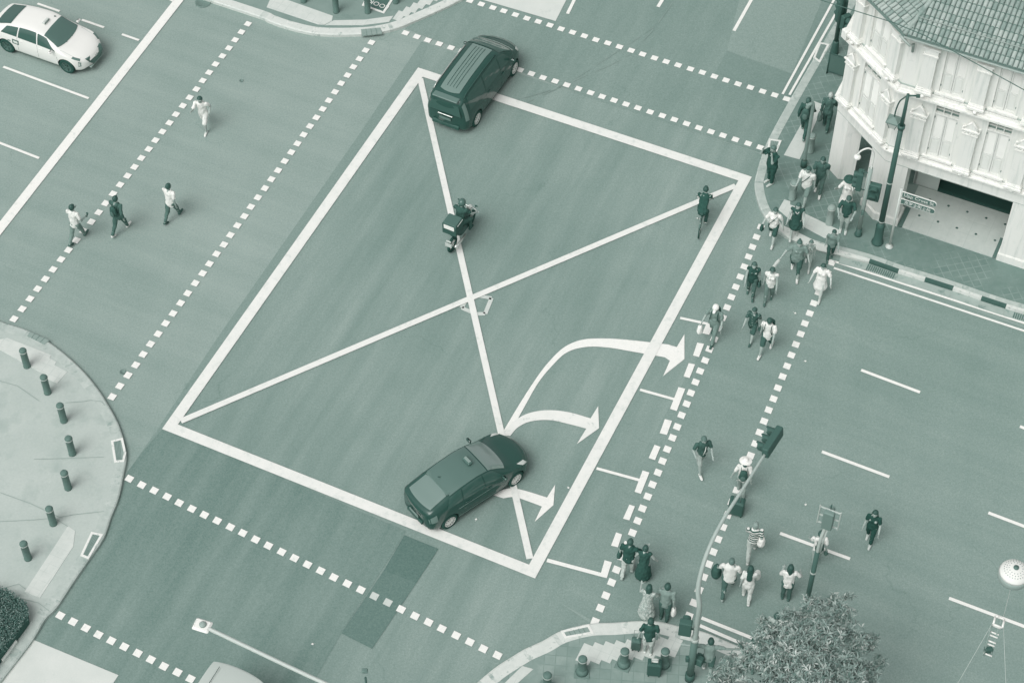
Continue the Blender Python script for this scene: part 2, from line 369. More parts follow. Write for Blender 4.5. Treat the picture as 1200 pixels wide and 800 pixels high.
# ================================================================ PAVEMENTS
ZP = .13
KERB = mat('kerb_concrete', .66, rough=.9, var=.12, scale=5, fine=.05, wear=(.45, 4, .56, .7))
KERBW = mat('kerb_pale', .82, rough=.9, var=.10, scale=5, fine=.05, wear=(.52, 5, .58, .7))
KBLK = mat('kerb_black_paint', .08, rough=.7, var=.04); KWHT = mat('kerb_white_paint', .86, rough=.7, var=.08, wear=(.6, 8, .55, .68))
GUT = mat('gutter_concrete', .56, rough=.9, var=.08, scale=4, wear=(.35, 3, .55, .66))
KV = [mat('kerb_stone_%d' % k_, t_, rough=.9, var=.13, scale=6, fine=.07, wear=(w_, 5, .5, .68)) for k_, t_, w_ in ((0, .62, .42), (1, .70, .48), (2, .76, .5), (3, .84, .58))]
def paving(name, t, tl, ang, size, lw=.012, rowoff=0, var=.05, m0=.42, m1=.56):
    m = bpy.data.materials.new(name); m.use_nodes = True; n = m.node_tree; b = n.nodes['Principled BSDF']; L = n.links.new; b.inputs['Roughness'].default_value = .85; b.inputs['Specular IOR Level'].default_value = .25
    tc = n.nodes.new('ShaderNodeTexCoord'); mp = n.nodes.new('ShaderNodeMapping'); mp.vector_type = 'TEXTURE'; mp.inputs['Rotation'].default_value = (0, 0, ang); L(tc.outputs['Object'], mp.inputs[0])
    br = n.nodes.new('ShaderNodeTexBrick'); br.offset = rowoff; br.inputs['Scale'].default_value = 1; br.inputs['Brick Width'].default_value = size; br.inputs['Row Height'].default_value = size; br.inputs['Mortar Size'].default_value = lw; br.inputs['Mortar Smooth'].default_value = .2
    br.inputs['Color1'].default_value = (t-var,)*3+(1,); br.inputs['Color2'].default_value = (t+var,)*3+(1,); br.inputs['Mortar'].default_value = (tl,)*3+(1,); L(mp.outputs[0], br.inputs['Vector'])
    nz = n.nodes.new('ShaderNodeTexNoise'); nz.inputs['Scale'].default_value = .9; nz.inputs['Detail'].default_value = 6; nz.inputs['Roughness'].default_value = .65; L(tc.outputs['Object'], nz.inputs[0])
    # lines fade in and out with the wear of the slabs
    plain = n.nodes.new('ShaderNodeValue'); plain.outputs[0].default_value = t
    mr = n.nodes.new('ShaderNodeMapRange'); mr.inputs[1].default_value = m0; mr.inputs[2].default_value = m1; L(nz.outputs[0], mr.inputs[0])
    mx = n.nodes.new('ShaderNodeMix'); mx.data_type = 'FLOAT'; L(mr.outputs[0], mx.inputs[0]); L(br.outputs['Color'], mx.inputs[3]); L(plain.outputs[0], mx.inputs[2])
    n2 = n.nodes.new('ShaderNodeTexNoise'); n2.inputs['Scale'].default_value = 3; n2.inputs['Detail'].default_value = 8; n2.inputs['Roughness'].default_value = .75; L(tc.outputs['Object'], n2.inputs[0])
    a = n.nodes.new('ShaderNodeMath'); a.operation = 'MULTIPLY_ADD'; L(n2.outputs[0], a.inputs[0]); a.inputs[1].default_value = .22
    s_ = n.nodes.new('ShaderNodeMath'); s_.operation = 'SUBTRACT'; L(mx.outputs[0], s_.inputs[0]); s_.inputs[1].default_value = .11; L(s_.outputs[0], a.inputs[2])
    L(tone_ramp(n, a.outputs[0]), b.inputs['Base Color']); return m
P_LEFT = mat('pavement_smooth', .665, rough=.85, var=.08, scale=.7, fine=.05, fscale=14, wear=(.54, 1.1, .52, .78))
P_BOT = paving('pavement_slabs', .42, .33, AU+R(20), .32, .014)
P_TOP = mat('pavement_upper', .38, rough=.85, var=.09, scale=1.2, fine=.05, wear=(.3, 2, .55, .7))
P_RIGHT = paving('pavement_diamond', .30, .42, AU+R(38), .27, .016, var=.02, m0=.46, m1=.56)
def offset_line(P, w, side):
    out = []
    for i, p in enumerate(P):
        d = (P[min(i+1, len(P)-1)]-P[max(i-1, 0)]); d.z = 0; d.normalize(); n = Vector((-d.y, d.x, 0))*side; out.append(p+n*w)
    return out
def pavement(nm, edge, close, mt, side, kw=.36, kmat=KERB, ez=0.0):
    """edge: kerb line in picture points; close: far points that close the slab"""
    E = [G(x, y, ez) for x, y in spl(edge, 4)]; I = offset_line(E, kw, side); far = [G(*p) for p in close]
    b = MB(); b.prism([(p.x, p.y) for p in I+far], -.05, ZP, mt); struct(b.build(nm))
    k = MB(); n = len(E)
    for i in range(n-1):
        a, c, d, e = E[i], E[i+1], I[i+1], I[i]; dz = .004*((i % 2))
        vs = [(a.x, a.y, -.05), (c.x, c.y, -.05), (c.x, c.y, ZP-.02), (a.x, a.y, ZP-.02), (d.x, d.y, ZP+.006), (e.x, e.y, ZP+.006), (d.x, d.y, -.05), (e.x, e.y, -.05)]
        ch = .03; ax = a.lerp(e, .12); cx = c.lerp(d, .12)
        vs += [(ax.x, ax.y, ZP+.006), (cx.x, cx.y, ZP+.006)]
        k.add(vs, [(0, 1, 2, 3), (3, 2, 9, 8), (8, 9, 4, 5), (5, 4, 6, 7)], (kmat if (i*i*7+i*3) % 11 < 7 else KV[(i*i) % 2+(2 if kmat is KERBW else 0)]))
    struct(k.build('kerb')); return E, I
pavement('pavement', [(-160, 318), (-60, 354), (0, 376), (33, 387), (60, 402), (88, 425), (110, 449), (128, 476), (141, 502), (148, 532), (145, 553), (139, 582), (130, 605), (121, 630), (104, 655), (88, 678), (66, 711), (53, 724), (38, 749), (12, 783), (-40, 850)],
         [(-300, 1100), (-500, 700), (-400, 300)], P_LEFT, -1, .34, ez=ZP)
pavement('pavement', [(500, 855), (530, 825), (558, 800), (570, 789.5), (583.5, 779), (600, 768.5), (615, 759.5), (636, 750), (657, 738.5), (690, 730), (720, 728.6), (750, 726.6), (772, 727.4), (794, 732.4), (816, 737), (832, 742), (848, 749), (870, 758), (920, 777), (1010, 812), (1200, 886)],
         [(1200, 1300), (400, 1300)], P_BOT, -1, .42, KERBW, ez=ZP)
pavement('pavement', [(60, -62), (150, -30), (230, -2), (304, 22.5), (315, 27.5), (340, 36), (375, 43), (422.5, 43), (447.5, 40), (467.5, 35), (497.5, 22.5), (520, 12.5), (535, 5), (550, -6), (590, -60), (640, -130)],
         [(500, -500), (0, -500)], P_TOP, 1, .34, KERBW)
KL = [(1080, -145), (1040, -75), (996, 0), (970, 43), (948, 80), (925, 120), (903, 160), (893, 183), (885.5, 208.5), (884, 220.5), (888, 240), (896, 256.5), (905, 267), (914, 275.5), (927, 283), (946, 290), (968.5, 297), (985, 300), (1018, 309), (1052, 321), (1083, 330.5), (1116, 341), (1149, 352.5), (1178, 362), (1205, 370), (1300, 402), (1420, 442)]
pavement('pavement', KL, [(1700, 300), (1700, -400), (1200, -400)], P_RIGHT, 1, .30, KERB)
# black-and-white kerb blocks on the right-hand road, gutter strip and gratings
b = MB(); GP = [G(x, y) for x, y in [(985, 301), (1018, 309), (1052, 321), (1083, 330.5), (1116, 341), (1149, 352.5), (1178, 362), (1205, 370), (1232, 379), (1262, 389)]]
def strip(b, P, i0, w0, w1, z0, z1, mt):
    a, c = P[i0], P[i0+1]; d = (c-a).normalized(); n = Vector((-d.y, d.x, 0))
    if n.y < 0: n = -n
    A = [a+n*w0, c+n*w0, c+n*w1, a+n*w1]; b.prism([(p.x, p.y) for p in A], z0, z1, mt)
for i in range(len(GP)-1): strip(b, GP, i, -.012, .10, .0, ZP+.02, KBLK if i % 2 == 1 else KWHT)
struct(b.build('kerb_painted_blocks'))
b = MB()
for i in range(len(GP)-1): strip(b, GP, i, -.33, -.02, .01, .034, GUT)
struct(b.build('gutter'))
b = MB(); 
for (i, f0, f1) in [(1, 0, 1), (6, .4, 1), (7, 0, .8)]:
    a, c = GP[i], GP[i+1]; d = (c-a).normalized(); n = Vector((-d.y, d.x, 0)); n = n if n.y > 0 else -n; Lg = (c-a).length
    k = int((f1-f0)*Lg/.07)
    for j in range(k):
        p = a+d*(f0*Lg+j*.07); b.prism([tuple(q[:2]) for q in (p-n*.30, p+d*.045-n*.30, p+d*.045-n*.05, p-n*.05)], .03, .045, mat('grating_iron', .2, rough=.6))
struct(b.build('gutter_grating'))
# tactile paving
TAC = paving('tactile_paving', .79, .72, AU, .30, .01, var=.02)
b = MB()
def tac(P, z=ZP): b.prism([tuple(G(x, y, z)[:2]) for x, y in P], z-.02, z+.012, TAC)
tac([(-12, 400), (8.7, 396), (60, 416), (58, 420), (66, 424), (64, 428), (79, 436), (67, 449), (55, 444), (57, 440), (47, 436), (0, 410)])
tac([(79.6, 616), (88, 622), (86, 640), (47, 700), (29, 693), (64, 640)])
tac([(319, -6), (312.5, 9), (372.5, 29), (380, 29.5), (389, 25), (390, 19), (384, 17)]); tac([(391, 24.3), (380.5, 30), (425, 30), (456, 26), (461, 19), (427.5, 23.5)])
tac([(919, 234), (926, 236), (926, 240), (934, 243), (931, 248), (940, 249), (984, 270), (981, 279), (966, 279), (925, 257), (912, 246)])
tac([(954, 119), (965, 123), (937, 187), (918.5, 182)])
tac([(612, 780), (625, 783.6), (600, 806), (585, 806)])
def zig(x0, y0, x1, y1, n, L, w):
    A, B = G(x0, y0, ZP), G(x1, y1, ZP)
    for k in range(n):
        c = A.lerp(B, k/(n-1)); e = V*L/2; q = U*w/2
        b.prism([tuple(v[:2]) for v in (c+e+q, c-e+q, c-e-q, c+e-q)], ZP-.02, ZP+.0121+.0002*k, TAC)
zig(687, 766, 788, 757, 9, .62, .40); zig(468, 19, 520, -9, 7, .5, .30)
struct(b.build('tactile_paving'))
# light ramp kerb band near right corner
b = MB(); b.prism([tuple(G(x, y, ZP)[:2]) for x, y in [(912, 262), (930, 270), (960, 285), (980, 292), (1018, 303), (1018, 307), (985, 299), (960, 293.5), (925, 279.5), (906, 264)]], ZP-.02, ZP+.014, KERBW); struct(b.build('kerb_ramp'))
# white framed drain covers
FR = mat('white_frame_paint', .93, rough=.7, wear=(.7, 9, .55, .65)); IR = mat('drain_lid', .44, rough=.7, var=.08, scale=5)
def drain(P, label, w=.07):
    Q = [G(x, y, ZP) for x, y in P]; c = sum(Q, Vector())/len(Q)
    t = thing('drain_cover', label, 'drain cover', c); q = [p-c for p in Q]
    I = inset(q, w); f = MB()
    for i in range(len(q)):
        j = (i+1) % len(q); P4 = [q[i], q[j], I[j], I[i]]; f.prism([(p.x, p.y) for p in P4], -.02, .022, FR)
    f.build('frame', t); l = MB(); l.prism([(p.x, p.y) for p in I], -.02, .012, IR)
    for k in range(1, 5):
        a = I[0].lerp(I[1], k/5); e = I[-1].lerp(I[-2], k/5); d = (I[1]-I[0]).normalized()*.006; l.prism([(p.x, p.y) for p in (a-d, a+d, e+d, e-d)], .005, .018, mat('lid_slot', .2))
    l.build('lid', t)
drain([(130, 516.5), (144, 513), (148, 531), (145.5, 541), (134, 542)], 'white framed drain cover set in the rounded kerb of the bollard pavement')
drain([(107, 623), (121, 626), (104, 655), (94, 651)], 'long white framed drain cover at the kerb near the pale tactile strip')
drain([(657, 739), (690, 731.5), (696, 742), (662, 748)], 'white framed drain cover in the kerb beside the suitcase traveller pavement')
drain([(960, 50), (972, 52.5), (961, 74), (953, 68)], 'white framed drain cover in kerb near the black signal pole')
drain([(901, 163), (916, 165), (909, 182), (899, 176)], 'small white framed drain cover by the photographer in black')
for P, lb in [([(423, 35), (446, 33), (448, 40), (424, 42.5)], 'grey drain cover set in the pale kerb of the far corner'), ([(35, 389), (58, 399), (52, 404), (32, 394)], 'grey drain cover in the kerb by the leftmost corner bollards')]:
    Q = [G(x, y, ZP) for x, y in P]; c = sum(Q, Vector())/4; t = MB(); t.prism([(p.x-c.x, p.y-c.y) for p in Q], -.02, .02, IR)
    for k in range(1, 4):
        a, e = (Q[0].lerp(Q[1], k/4)-c), (Q[3].lerp(Q[2], k/4)-c); d = (Q[1]-Q[0]).normalized()*.006; t.prism([(p.x, p.y) for p in (a-d, a+d, e+d, e-d)], 0, .026, mat('lid_slot', .2))
    o = t.build('drain_cover'); o.location = c; tag(o, lb, 'drain cover')
# manholes / small iron covers in the road
b = MB()
for (x, y, r) in [(283, 95, .07), (144, 436, .10), (238, 3, .3)]:
    c = G(x, y); b.lathe([(r, 0), (r, .026), (r*.86, .026), (r*.84, .02)], mat('manhole_iron', .3, rough=.6, var=.1, scale=20), 20, c)
struct(b.build('manhole_lid'))
# pavement message board painted on the far corner
t = thing('pavement_sign', 'dark pavement sticker with white border reading LOOK on far corner', 'pavement sign', G(446, -4, ZP+.012))
c0 = G(446, -4, ZP+.012); b = MB(); Q = [G(x, y, ZP)-c0 for x, y in [(414, -6), (432, -32), (470, -22), (449, 17), (428, 9)]]
Q = [G(x, y, ZP)-c0 for x, y in [(424, 7), (450, 16.5), (480, -30), (448, -42)]]
b.prism([(p.x, p.y) for p in Q], -.004, .004, FR); b.build('border', t); I = inset(Q, .09); b = MB(); b.prism([(p.x, p.y) for p in I], 0, .008, mat('sticker_dark', .12, rough=.7, var=.05)); b.build('panel', t)
def text_mesh(txt, size, mt, name, parent, M, ext=.002, align='CENTER'):
    cu = bpy.data.curves.new('t', 'FONT'); cu.body = txt; cu.size = size; cu.extrude = ext; cu.align_x = align; cu.align_y = 'CENTER'; cu.resolution_u = 3
    o = bpy.data.objects.new('t', cu); COL.objects.link(o); dg = bpy.context.evaluated_depsgraph_get(); me = bpy.data.meshes.new_from_object(o.evaluated_get(dg)); bpy.data.objects.remove(o)
    me.transform(M); me.materials.clear(); me.materials.append(mt); me.name = name
    q = bpy.data.objects.new(name, me); COL.objects.link(q); q.parent = parent; return q
dd = (G(450, 16.5, ZP)-G(424, 7, ZP)); an = math.atan2(dd.y, dd.x)+math.pi
pc = G(444, 6.0, ZP)-c0
text_mesh('LOOK', .30, FR, 'lettering', t, Matrix.Translation((pc.x, pc.y, .012)) @ Matrix.Rotation(an, 4, 'Z'))
pc = G(452, -8, ZP)-c0
text_mesh('<<', .36, FR, 'arrow_mark', t, Matrix.Translation((pc.x, pc.y, .012)) @ Matrix.Rotation(an, 4, 'Z'))
# bollards
BOL = mat('bollard_grey', .2, rough=.5, var=.05, scale=8); BOLL = mat('bollard_pale', .42, rough=.6, var=.05, scale=8); BAND = mat('bollard_band', .72, rough=.4)
def bollard(px, py, label, h=.86, r=.115, mt=BOL, pad=False, grp='bollards along the corner pavements'):
    t = thing('bollard', label, 'bollard', G(px, py, ZP), random.uniform(0, 3), grp)
    b = MB(); b.lathe([(r*1.05, 0), (r*1.05, .04), (r*.98, .05), (r*.98, h-.14), (r*1.04, h-.13), (r*1.04, h-.06), (r*.8, h-.012), (r*.55, h)], mt, 18); b.build('post', t)
    b = MB(); b.lathe([(r*1.07, h-.125), (r*1.09, h-.12), (r*1.09, h-.095), (r*1.07, h-.09)], BAND, 18); b.build('band', t)
    if pad: b = MB(); b.box((0, 0, .012), (.44, .44, .03), mat('bollard_pad', .3, rough=.8), bev=.01); b.lathe([(.19, .02), (.17, .1), (r*1.05, .2)], mt, 18); b.build('base', t)
    return t
LB = [(31.8, 429, 'grey bollard nearest the left frame edge, on the long tactile strip'), (56, 460, 'grey bollard second along the rounded corner from the tactile strip'), (75, 493, 'grey bollard third along the rounded pavement corner'),
      (85, 531.5, 'grey bollard level with the small white framed drain cover'), (80, 571.7, 'grey bollard just below the one level with the drain cover'), (62.6, 613.4, 'grey bollard beside the upper end of the lower tactile strip'), (33, 654, 'lowest grey bollard, between tactile strip and hedge')]
for x, y, l in LB: bollard(x, y, l)
for x, y, l in [(641, 806, 'grey bollard cut by the lower picture edge beside the tiled kerb'), (682, 787, 'grey bollard on a square pad at the left end of the zigzag tactile tiles'), (731, 778, 'grey bollard on a square pad left of the dark suitcase'), (778, 778, 'grey bollard on a square pad right of the dark suitcase')]:
    bollard(x, y, l, .8, .125, BOL, True)
for x, y, l in [(394, 14, 'grey bollard left of the LOOK sticker on far corner'), (431, 14.5, 'grey bollard touching the LOOK sticker'), (464, 3, 'grey bollard right of the LOOK sticker by the zigzag tiles'), (356, 2, 'grey bollard behind the long tactile strip on far corner')]: bollard(x, y, l)
for x, y, l, m_ in [(928, 233, 'mid grey bollard left of the man in white with the chest strap', BOLL), (971.5, 262, 'pale grey bollard left of the man in black T-shirt and pale shorts', mat('bollard_light', .5, rough=.6)), (949, 178, 'grey bollard right of the push button post', BOLL)]: bollard(x, y, l, .86, .125, m_)
# joints and cracks of the left pavement
JM = mat('pavement_joint', .5, rough=.9); b = MB()
for P in [[(77, 472), (98, 470.5), (106, 469), (119, 470.5), (123, 475)], [(40, 538), (60, 537.6), (122, 535.5)], [(0, 577), (36, 590), (70, 606), (86, 603), (122, 599)], [(0, 611), (40, 609), (64, 607)], [(64, 607), (80, 617)], [(30, 690), (22, 684), (0, 690)], [(-10, 444), (20, 452), (46, 470)], [(20, 700), (45, 706), (58, 716)]]:
    Q = [G(x, y, ZP) for x, y in P]
    for i in range(len(Q)-1): stripe(b, Q[i], Q[i+1], .018, ZP+.0145+.0006*i, JM, True)
struct(b.build('pavement_joint'))
# faint scuffs and tyre arcs, loose litter
SC1 = mat('scuff_light', .415, rough=.9); SC2 = mat('scuff_dark', .33, rough=.9)
for k, (P, w_, m_) in enumerate([([(600, 128), (680, 92), (740, 62), (785, 8), (796, -20)], .05, SC1), ([(604, 118), (660, 100), (722, 62), (770, 30)], .035, SC1)]):
    b = MB(); Q = spl(P, 8)
    for i in range(len(Q)-1):
        if (i*7+k) % 11 < 8: stripe(b, Q[i], Q[i+1], w_*(.5+.5*math.sin(i*.7+k)**2), .0262+.0001*k, m_)
    struct(b.build('tyre_mark'))
for k, (x, y, l) in enumerate([(888, 546, 'left of the hanging signal head'), (944, 591, 'beside the lane dash above the light frame'), (932, 367, 'between the two dotted lines near the walkers'), (944, 423, 'right of the outer dotted line'), (558, 608, 'just right of the dark hatchback taxi'), (666, 571, 'beside the lowest turn arrow'), (366, 754, 'right of the street light arm')]):
    c = G(x, y, .034); b = MB(); b.prism([(-.035, -.02), (.03, -.03), (.04, .015), (-.01, .035)], 0, .006, PAINT); b.prism([(.06, .02), (.08, .02), (.075, .04)], 0, .004, PAINT); o = b.build('paper_scrap'); o.location = c; o.rotation_euler[2] = k; tag(o, 'tiny white paper scrap on the road '+l, 'litter')
# ================================================================ CORNER SHOPHOUSE
def streaks(m, t0, t1):
    n = m.node_tree; L = n.links.new; b = n.nodes['Principled BSDF']; old = b.inputs['Base Color'].links[0].from_socket
    tc = n.nodes.new('ShaderNodeTexCoord'); mp = n.nodes.new('ShaderNodeMapping'); mp.inputs['Scale'].default_value = (7, 7, .55); L(tc.outputs['Object'], mp.inputs[0])
    nz = n.nodes.new('ShaderNodeTexNoise'); nz.inputs['Scale'].default_value = 1; nz.inputs['Detail'].default_value = 6; nz.inputs['Roughness'].default_value = .65; L(mp.outputs[0], nz.inputs[0])
    mr = n.nodes.new('ShaderNodeMapRange'); mr.inputs[1].default_value = .5; mr.inputs[2].default_value = .75; mr.inputs[4].default_value = .6; L(nz.outputs[0], mr.inputs[0])
    mx = n.nodes.new('ShaderNodeMix'); mx.data_type = 'RGBA'; L(mr.outputs[0], mx.inputs[0]); L(old, mx.inputs[6]); mx.inputs[7].default_value = (*ink(t1), 1); L(mx.outputs[2], b.inputs['Base Color'])
WALL = mat('white_plaster', .95, rough=.85, var=.03, scale=.8, fine=.015, wear=(.8, 1.6, .58, .8)); TRIM = mat('white_trim', .98, rough=.7, var=.02, wear=(.82, 3, .58, .75))
streaks(WALL, .5, .70); streaks(TRIM, .5, .74)
SHUT = mat('shutter_paint', .92, rough=.6, var=.03, scale=4); SHUTD = mat('shutter_gap', .42, rough=.7); DGL = glassy('dark_pane', .22)
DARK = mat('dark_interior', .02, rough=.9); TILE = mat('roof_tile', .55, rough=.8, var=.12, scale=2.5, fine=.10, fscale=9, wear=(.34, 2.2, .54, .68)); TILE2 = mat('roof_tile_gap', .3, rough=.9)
FLOORT = paving('arcade_tiles', .74, .68, AU, .62, .01, var=.01)
P1w = G(1024, 256, ZP); P1w.z = 0
bld = thing('shophouse', 'white corner shophouse with louvred shutters, pilasters and clay tile roof', 'building', P1w)
def frame(org, ang):     # local axes: s along the wall, n outward, z up ; relative to bld origin
    d = Vector((math.cos(ang), math.sin(ang), 0)); n = Vector((d.y, -d.x, 0))
    if org is None: org = Vector((0, 0, 0))
    return Matrix(((d.x, n.x, 0, org.x), (d.y, n.y, 0, org.y), (0, 0, 1, 0), (0, 0, 0, 1)))
FR_ = frame(None, AU)
CHL = 2.7; CANG = R(120)
dC = Vector((math.cos(CANG), math.sin(CANG), 0)); P0l = dC*CHL
# chamfer wall runs from P0 (left) to P1 so that the outward side is again -90 degrees
CH_ = frame(P0l, CANG+math.pi)
SD_ = frame(P0l, AU+math.pi/2+0)   # side wall, runs away along V ; outward must face -U
SD_ = Matrix(((V.x, -U.x, 0, P0l.x), (V.y, -U.y, 0, P0l.y), (0, 0, 1, 0), (0, 0, 0, 1)))
FL = 13.6
def fbox(b, M, s0, s1, n0, n1, z0, z1, mt, bev=0): b.box(((s0+s1)/2, (n0+n1)/2, (z0+z1)/2), (abs(s1-s0), abs(n1-n0), abs(z1-z0)), mt, M, bev)
def wall_open(b, M, s0, s1, z0, z1, ops, mt, th=.28):
    zs = sorted({z0, z1, *[o[2] for o in ops], *[o[3] for o in ops]}); ss = sorted({s0, s1, *[o[0] for o in ops], *[o[1] for o in ops]})
    for i in range(len(zs)-1):
        run = None
        for j in range(len(ss)-1):
            c = ((ss[j]+ss[j+1])/2, (zs[i]+zs[i+1])/2); inside = any(o[0] < c[0] < o[1] and o[2] < c[1] < o[3] for o in ops)
            if not inside:
                if run is None: run = ss[j]
                end = ss[j+1]
            if inside or j == len(ss)-2:
                if run is not None: fbox(b, M, run, end, -th, 0, zs[i], zs[i+1], mt); run = None
Z1, Z2, Z3, ZE = 2.92, 3.42, 6.22, 8.62
WIN1 = [(1.18+1.70*k, 2.04+1.70*k, 3.74, 6.02) for k in range(8)]; WIN2 = [(1.14+1.70*k, 1.98+1.70*k, 6.52, 8.44) for k in range(8)]
CW1 = [(.88, 1.82, 3.74, 6.0)]; CW2 = [(.88, 1.82, 6.5, 8.44)]
b = MB()
wall_open(b, FR_, 0.0, FL, Z2, Z3, WIN1, WALL); wall_open(b, FR_, 0.0, FL, Z3, ZE, WIN2, WALL)
wall_open(b, CH_, 0.0, CHL, Z2, Z3, CW1, WALL); wall_open(b, CH_, 0.0, CHL, Z3, ZE, CW2, WALL)
wall_open(b, SD_, 0.0, 11, Z2, ZE, [], WALL)
fbox(b, FR_, 0, FL, -.3, .012, Z1, Z2, WALL); fbox(b, CH_, .0, CHL, -.3, .012, Z1, Z2, WALL); fbox(b, SD_, 0, 11, -.3, .012, Z1, Z2, WALL)
b.build('wall', bld)
# blank floor decks inside so that nothing shows through the openings
b = MB(); Pc = [(-.2*U+.0*V), U*FL, U*FL+V*11, P0l+V*10.5, P0l+U*.4]
inn = [Vector((.35*U.x+.3*V.x, .35*U.y+.3*V.y, 0)), U*(FL-.1)+V*.3, U*(FL-.1)+V*10.8, P0l+V*10.6+U*.3, P0l+V*.2+U*.35]
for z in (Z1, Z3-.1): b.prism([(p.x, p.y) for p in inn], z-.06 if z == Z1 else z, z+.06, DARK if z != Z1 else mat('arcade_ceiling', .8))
b.build('floor_deck', bld)
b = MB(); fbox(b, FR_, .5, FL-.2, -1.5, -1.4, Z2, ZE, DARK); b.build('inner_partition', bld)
# ground-floor piers
def pier(M, s0, s1, n0, n1, flare=True):
    b = MB(); fbox(b, M, s0, s1, n0, n1, ZP+.33, Z1, WALL)
    t = b.build('pier', bld); b = MB(); fbox(b, M, s0-.04, s1+.04, n0-.04, n1+.04, 0, ZP+.30, WALL); fbox(b, M, s0-.02, s1+.02, n0-.02, n1+.02, ZP+.30, ZP+.335, TRIM); b.build('plinth', t)
# corner pier follows both faces
b = MB(); pts = [Vector((0, 0, 0)), U*.77, U*.77+V*.62, V*.62+dC*.2+U*.05, dC*.72]
def pr(b, pts, z0, z1, mt): b.prism([(p.x, p.y) for p in pts], z0, z1, mt)
pr(b, pts, ZP+.33, Z1, WALL); cp = b.build('pier', bld); b = MB()
c_ = sum(pts, Vector())/5; big = [p+(p-c_).normalized()*.06 for p in pts]; pr(b, big, 0, ZP+.30, WALL); pr(b, [p+(p-c_).normalized()*.03 for p in pts], ZP+.30, ZP+.335, TRIM); b.build('plinth', cp)
b = MB(); pts = [P0l, P0l-dC*.62, P0l-dC*.55+U*.55+V*.1, P0l+U*.62+V*.5, P0l+V*.55]; pr(b, pts, ZP+.02, Z1, WALL); cp = b.build('pier', bld)
for s0 in (4.30, 9.3): pier(FR_, s0, s0+.95, -.62, 0)
for s0 in (4.0, 8.0): pier(SD_, s0, s0+.8, -.62, 0)
# arcade floor, back wall, shop opening
D = 2.12
b = MB(); b.prism([tuple((P+0*V)[:2]) for P in [U*.9-V*.0, U*FL-V*.0, U*FL+V*D, V*D*.98+U*.9]], ZP-.1, ZP+.03, FLOORT); b.build('arcade_floor', bld)
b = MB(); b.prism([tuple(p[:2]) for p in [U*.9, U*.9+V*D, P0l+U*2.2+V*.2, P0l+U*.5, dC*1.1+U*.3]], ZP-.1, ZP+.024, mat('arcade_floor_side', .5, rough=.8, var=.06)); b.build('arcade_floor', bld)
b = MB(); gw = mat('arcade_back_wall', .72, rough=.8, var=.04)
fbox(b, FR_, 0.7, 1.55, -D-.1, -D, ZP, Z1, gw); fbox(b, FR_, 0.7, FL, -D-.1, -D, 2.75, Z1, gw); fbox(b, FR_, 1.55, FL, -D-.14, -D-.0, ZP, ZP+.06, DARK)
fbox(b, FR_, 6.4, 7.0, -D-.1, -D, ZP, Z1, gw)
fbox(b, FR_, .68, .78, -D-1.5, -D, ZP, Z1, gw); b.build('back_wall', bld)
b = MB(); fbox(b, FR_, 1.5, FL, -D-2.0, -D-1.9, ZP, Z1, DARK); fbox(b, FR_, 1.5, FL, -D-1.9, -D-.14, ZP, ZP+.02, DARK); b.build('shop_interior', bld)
b = MB(); cg = mat('curtain', .35, rough=.8)
for k in range(6): fbox(b, FR_, 1.72+.09*k, 1.812+.09*k, -D-.35+.02*(k % 2), -D-.30+.02*(k % 2), 1.2, 2.4, cg)
b.build('curtain', bld)
b = MB(); dk = mat('floor_drain', .12, rough=.7)
each(16, lambda b, i: b.lathe([(.045, ZP+.03), (.045, ZP+.036)], dk, 10, U*(1.35+.66*(i//2)+.1*(i % 2))+V*(.75+.85*(i % 2))), 'floor_stud', bld)
mt_ = mat('floor_channel', .2, rough=.8)
for s in (.83, 4.12): b = MB(); b.prism([tuple(p[:2]) for p in [U*s, U*(s+.16), U*(s+.16)+V*.95, U*s+V*.95]], ZP, ZP+.04, mt_); b.build('floor_channel', bld)
# mouldings
def band(M, L, z0, prof, nm, e0=0, e1=0):
    b = MB()
    for (n, a, c) in prof: fbox(b, M, -e0*n, L+e1*n, .001, n, z0+a, z0+c, TRIM)
    b.build(nm, bld)
P_A = [(.10, .0, .07), (.17, .07, .12), (.07, .12, .20)]; P_B = [(.07, -.14, -.08), (.13, -.08, -.02), (.24, -.02, .05), (.16, .05, .10), (.09, .10, .2)]
for M, L, e0, e1 in ((FR_, FL, .27, 0), (CH_, CHL, .3, .27), (SD_, 11, 0, .3)):
    band(M, L, Z2, P_A, 'ledge', e0, e1); band(M, L, Z3, P_B, 'cornice', e0, e1); band(M, L, ZE, [(.10, -.16, -.06), (.2, -.06, .0)], 'eaves_moulding', e0, e1)
b = MB(); MS = mat('ledge_line', .6, rough=.8)
for M, L in ((FR_, FL), (CH_, CHL)):
    for a_ in ((.002, .014, Z2+.225, Z2+.24), (.012, .016, Z1+.01, Z1+.028), (.002, .05, Z3+.215, Z3+.235)): b = MB(); fbox(b, M, 0, L, *a_, MS); b.build('ledge_groove', bld)
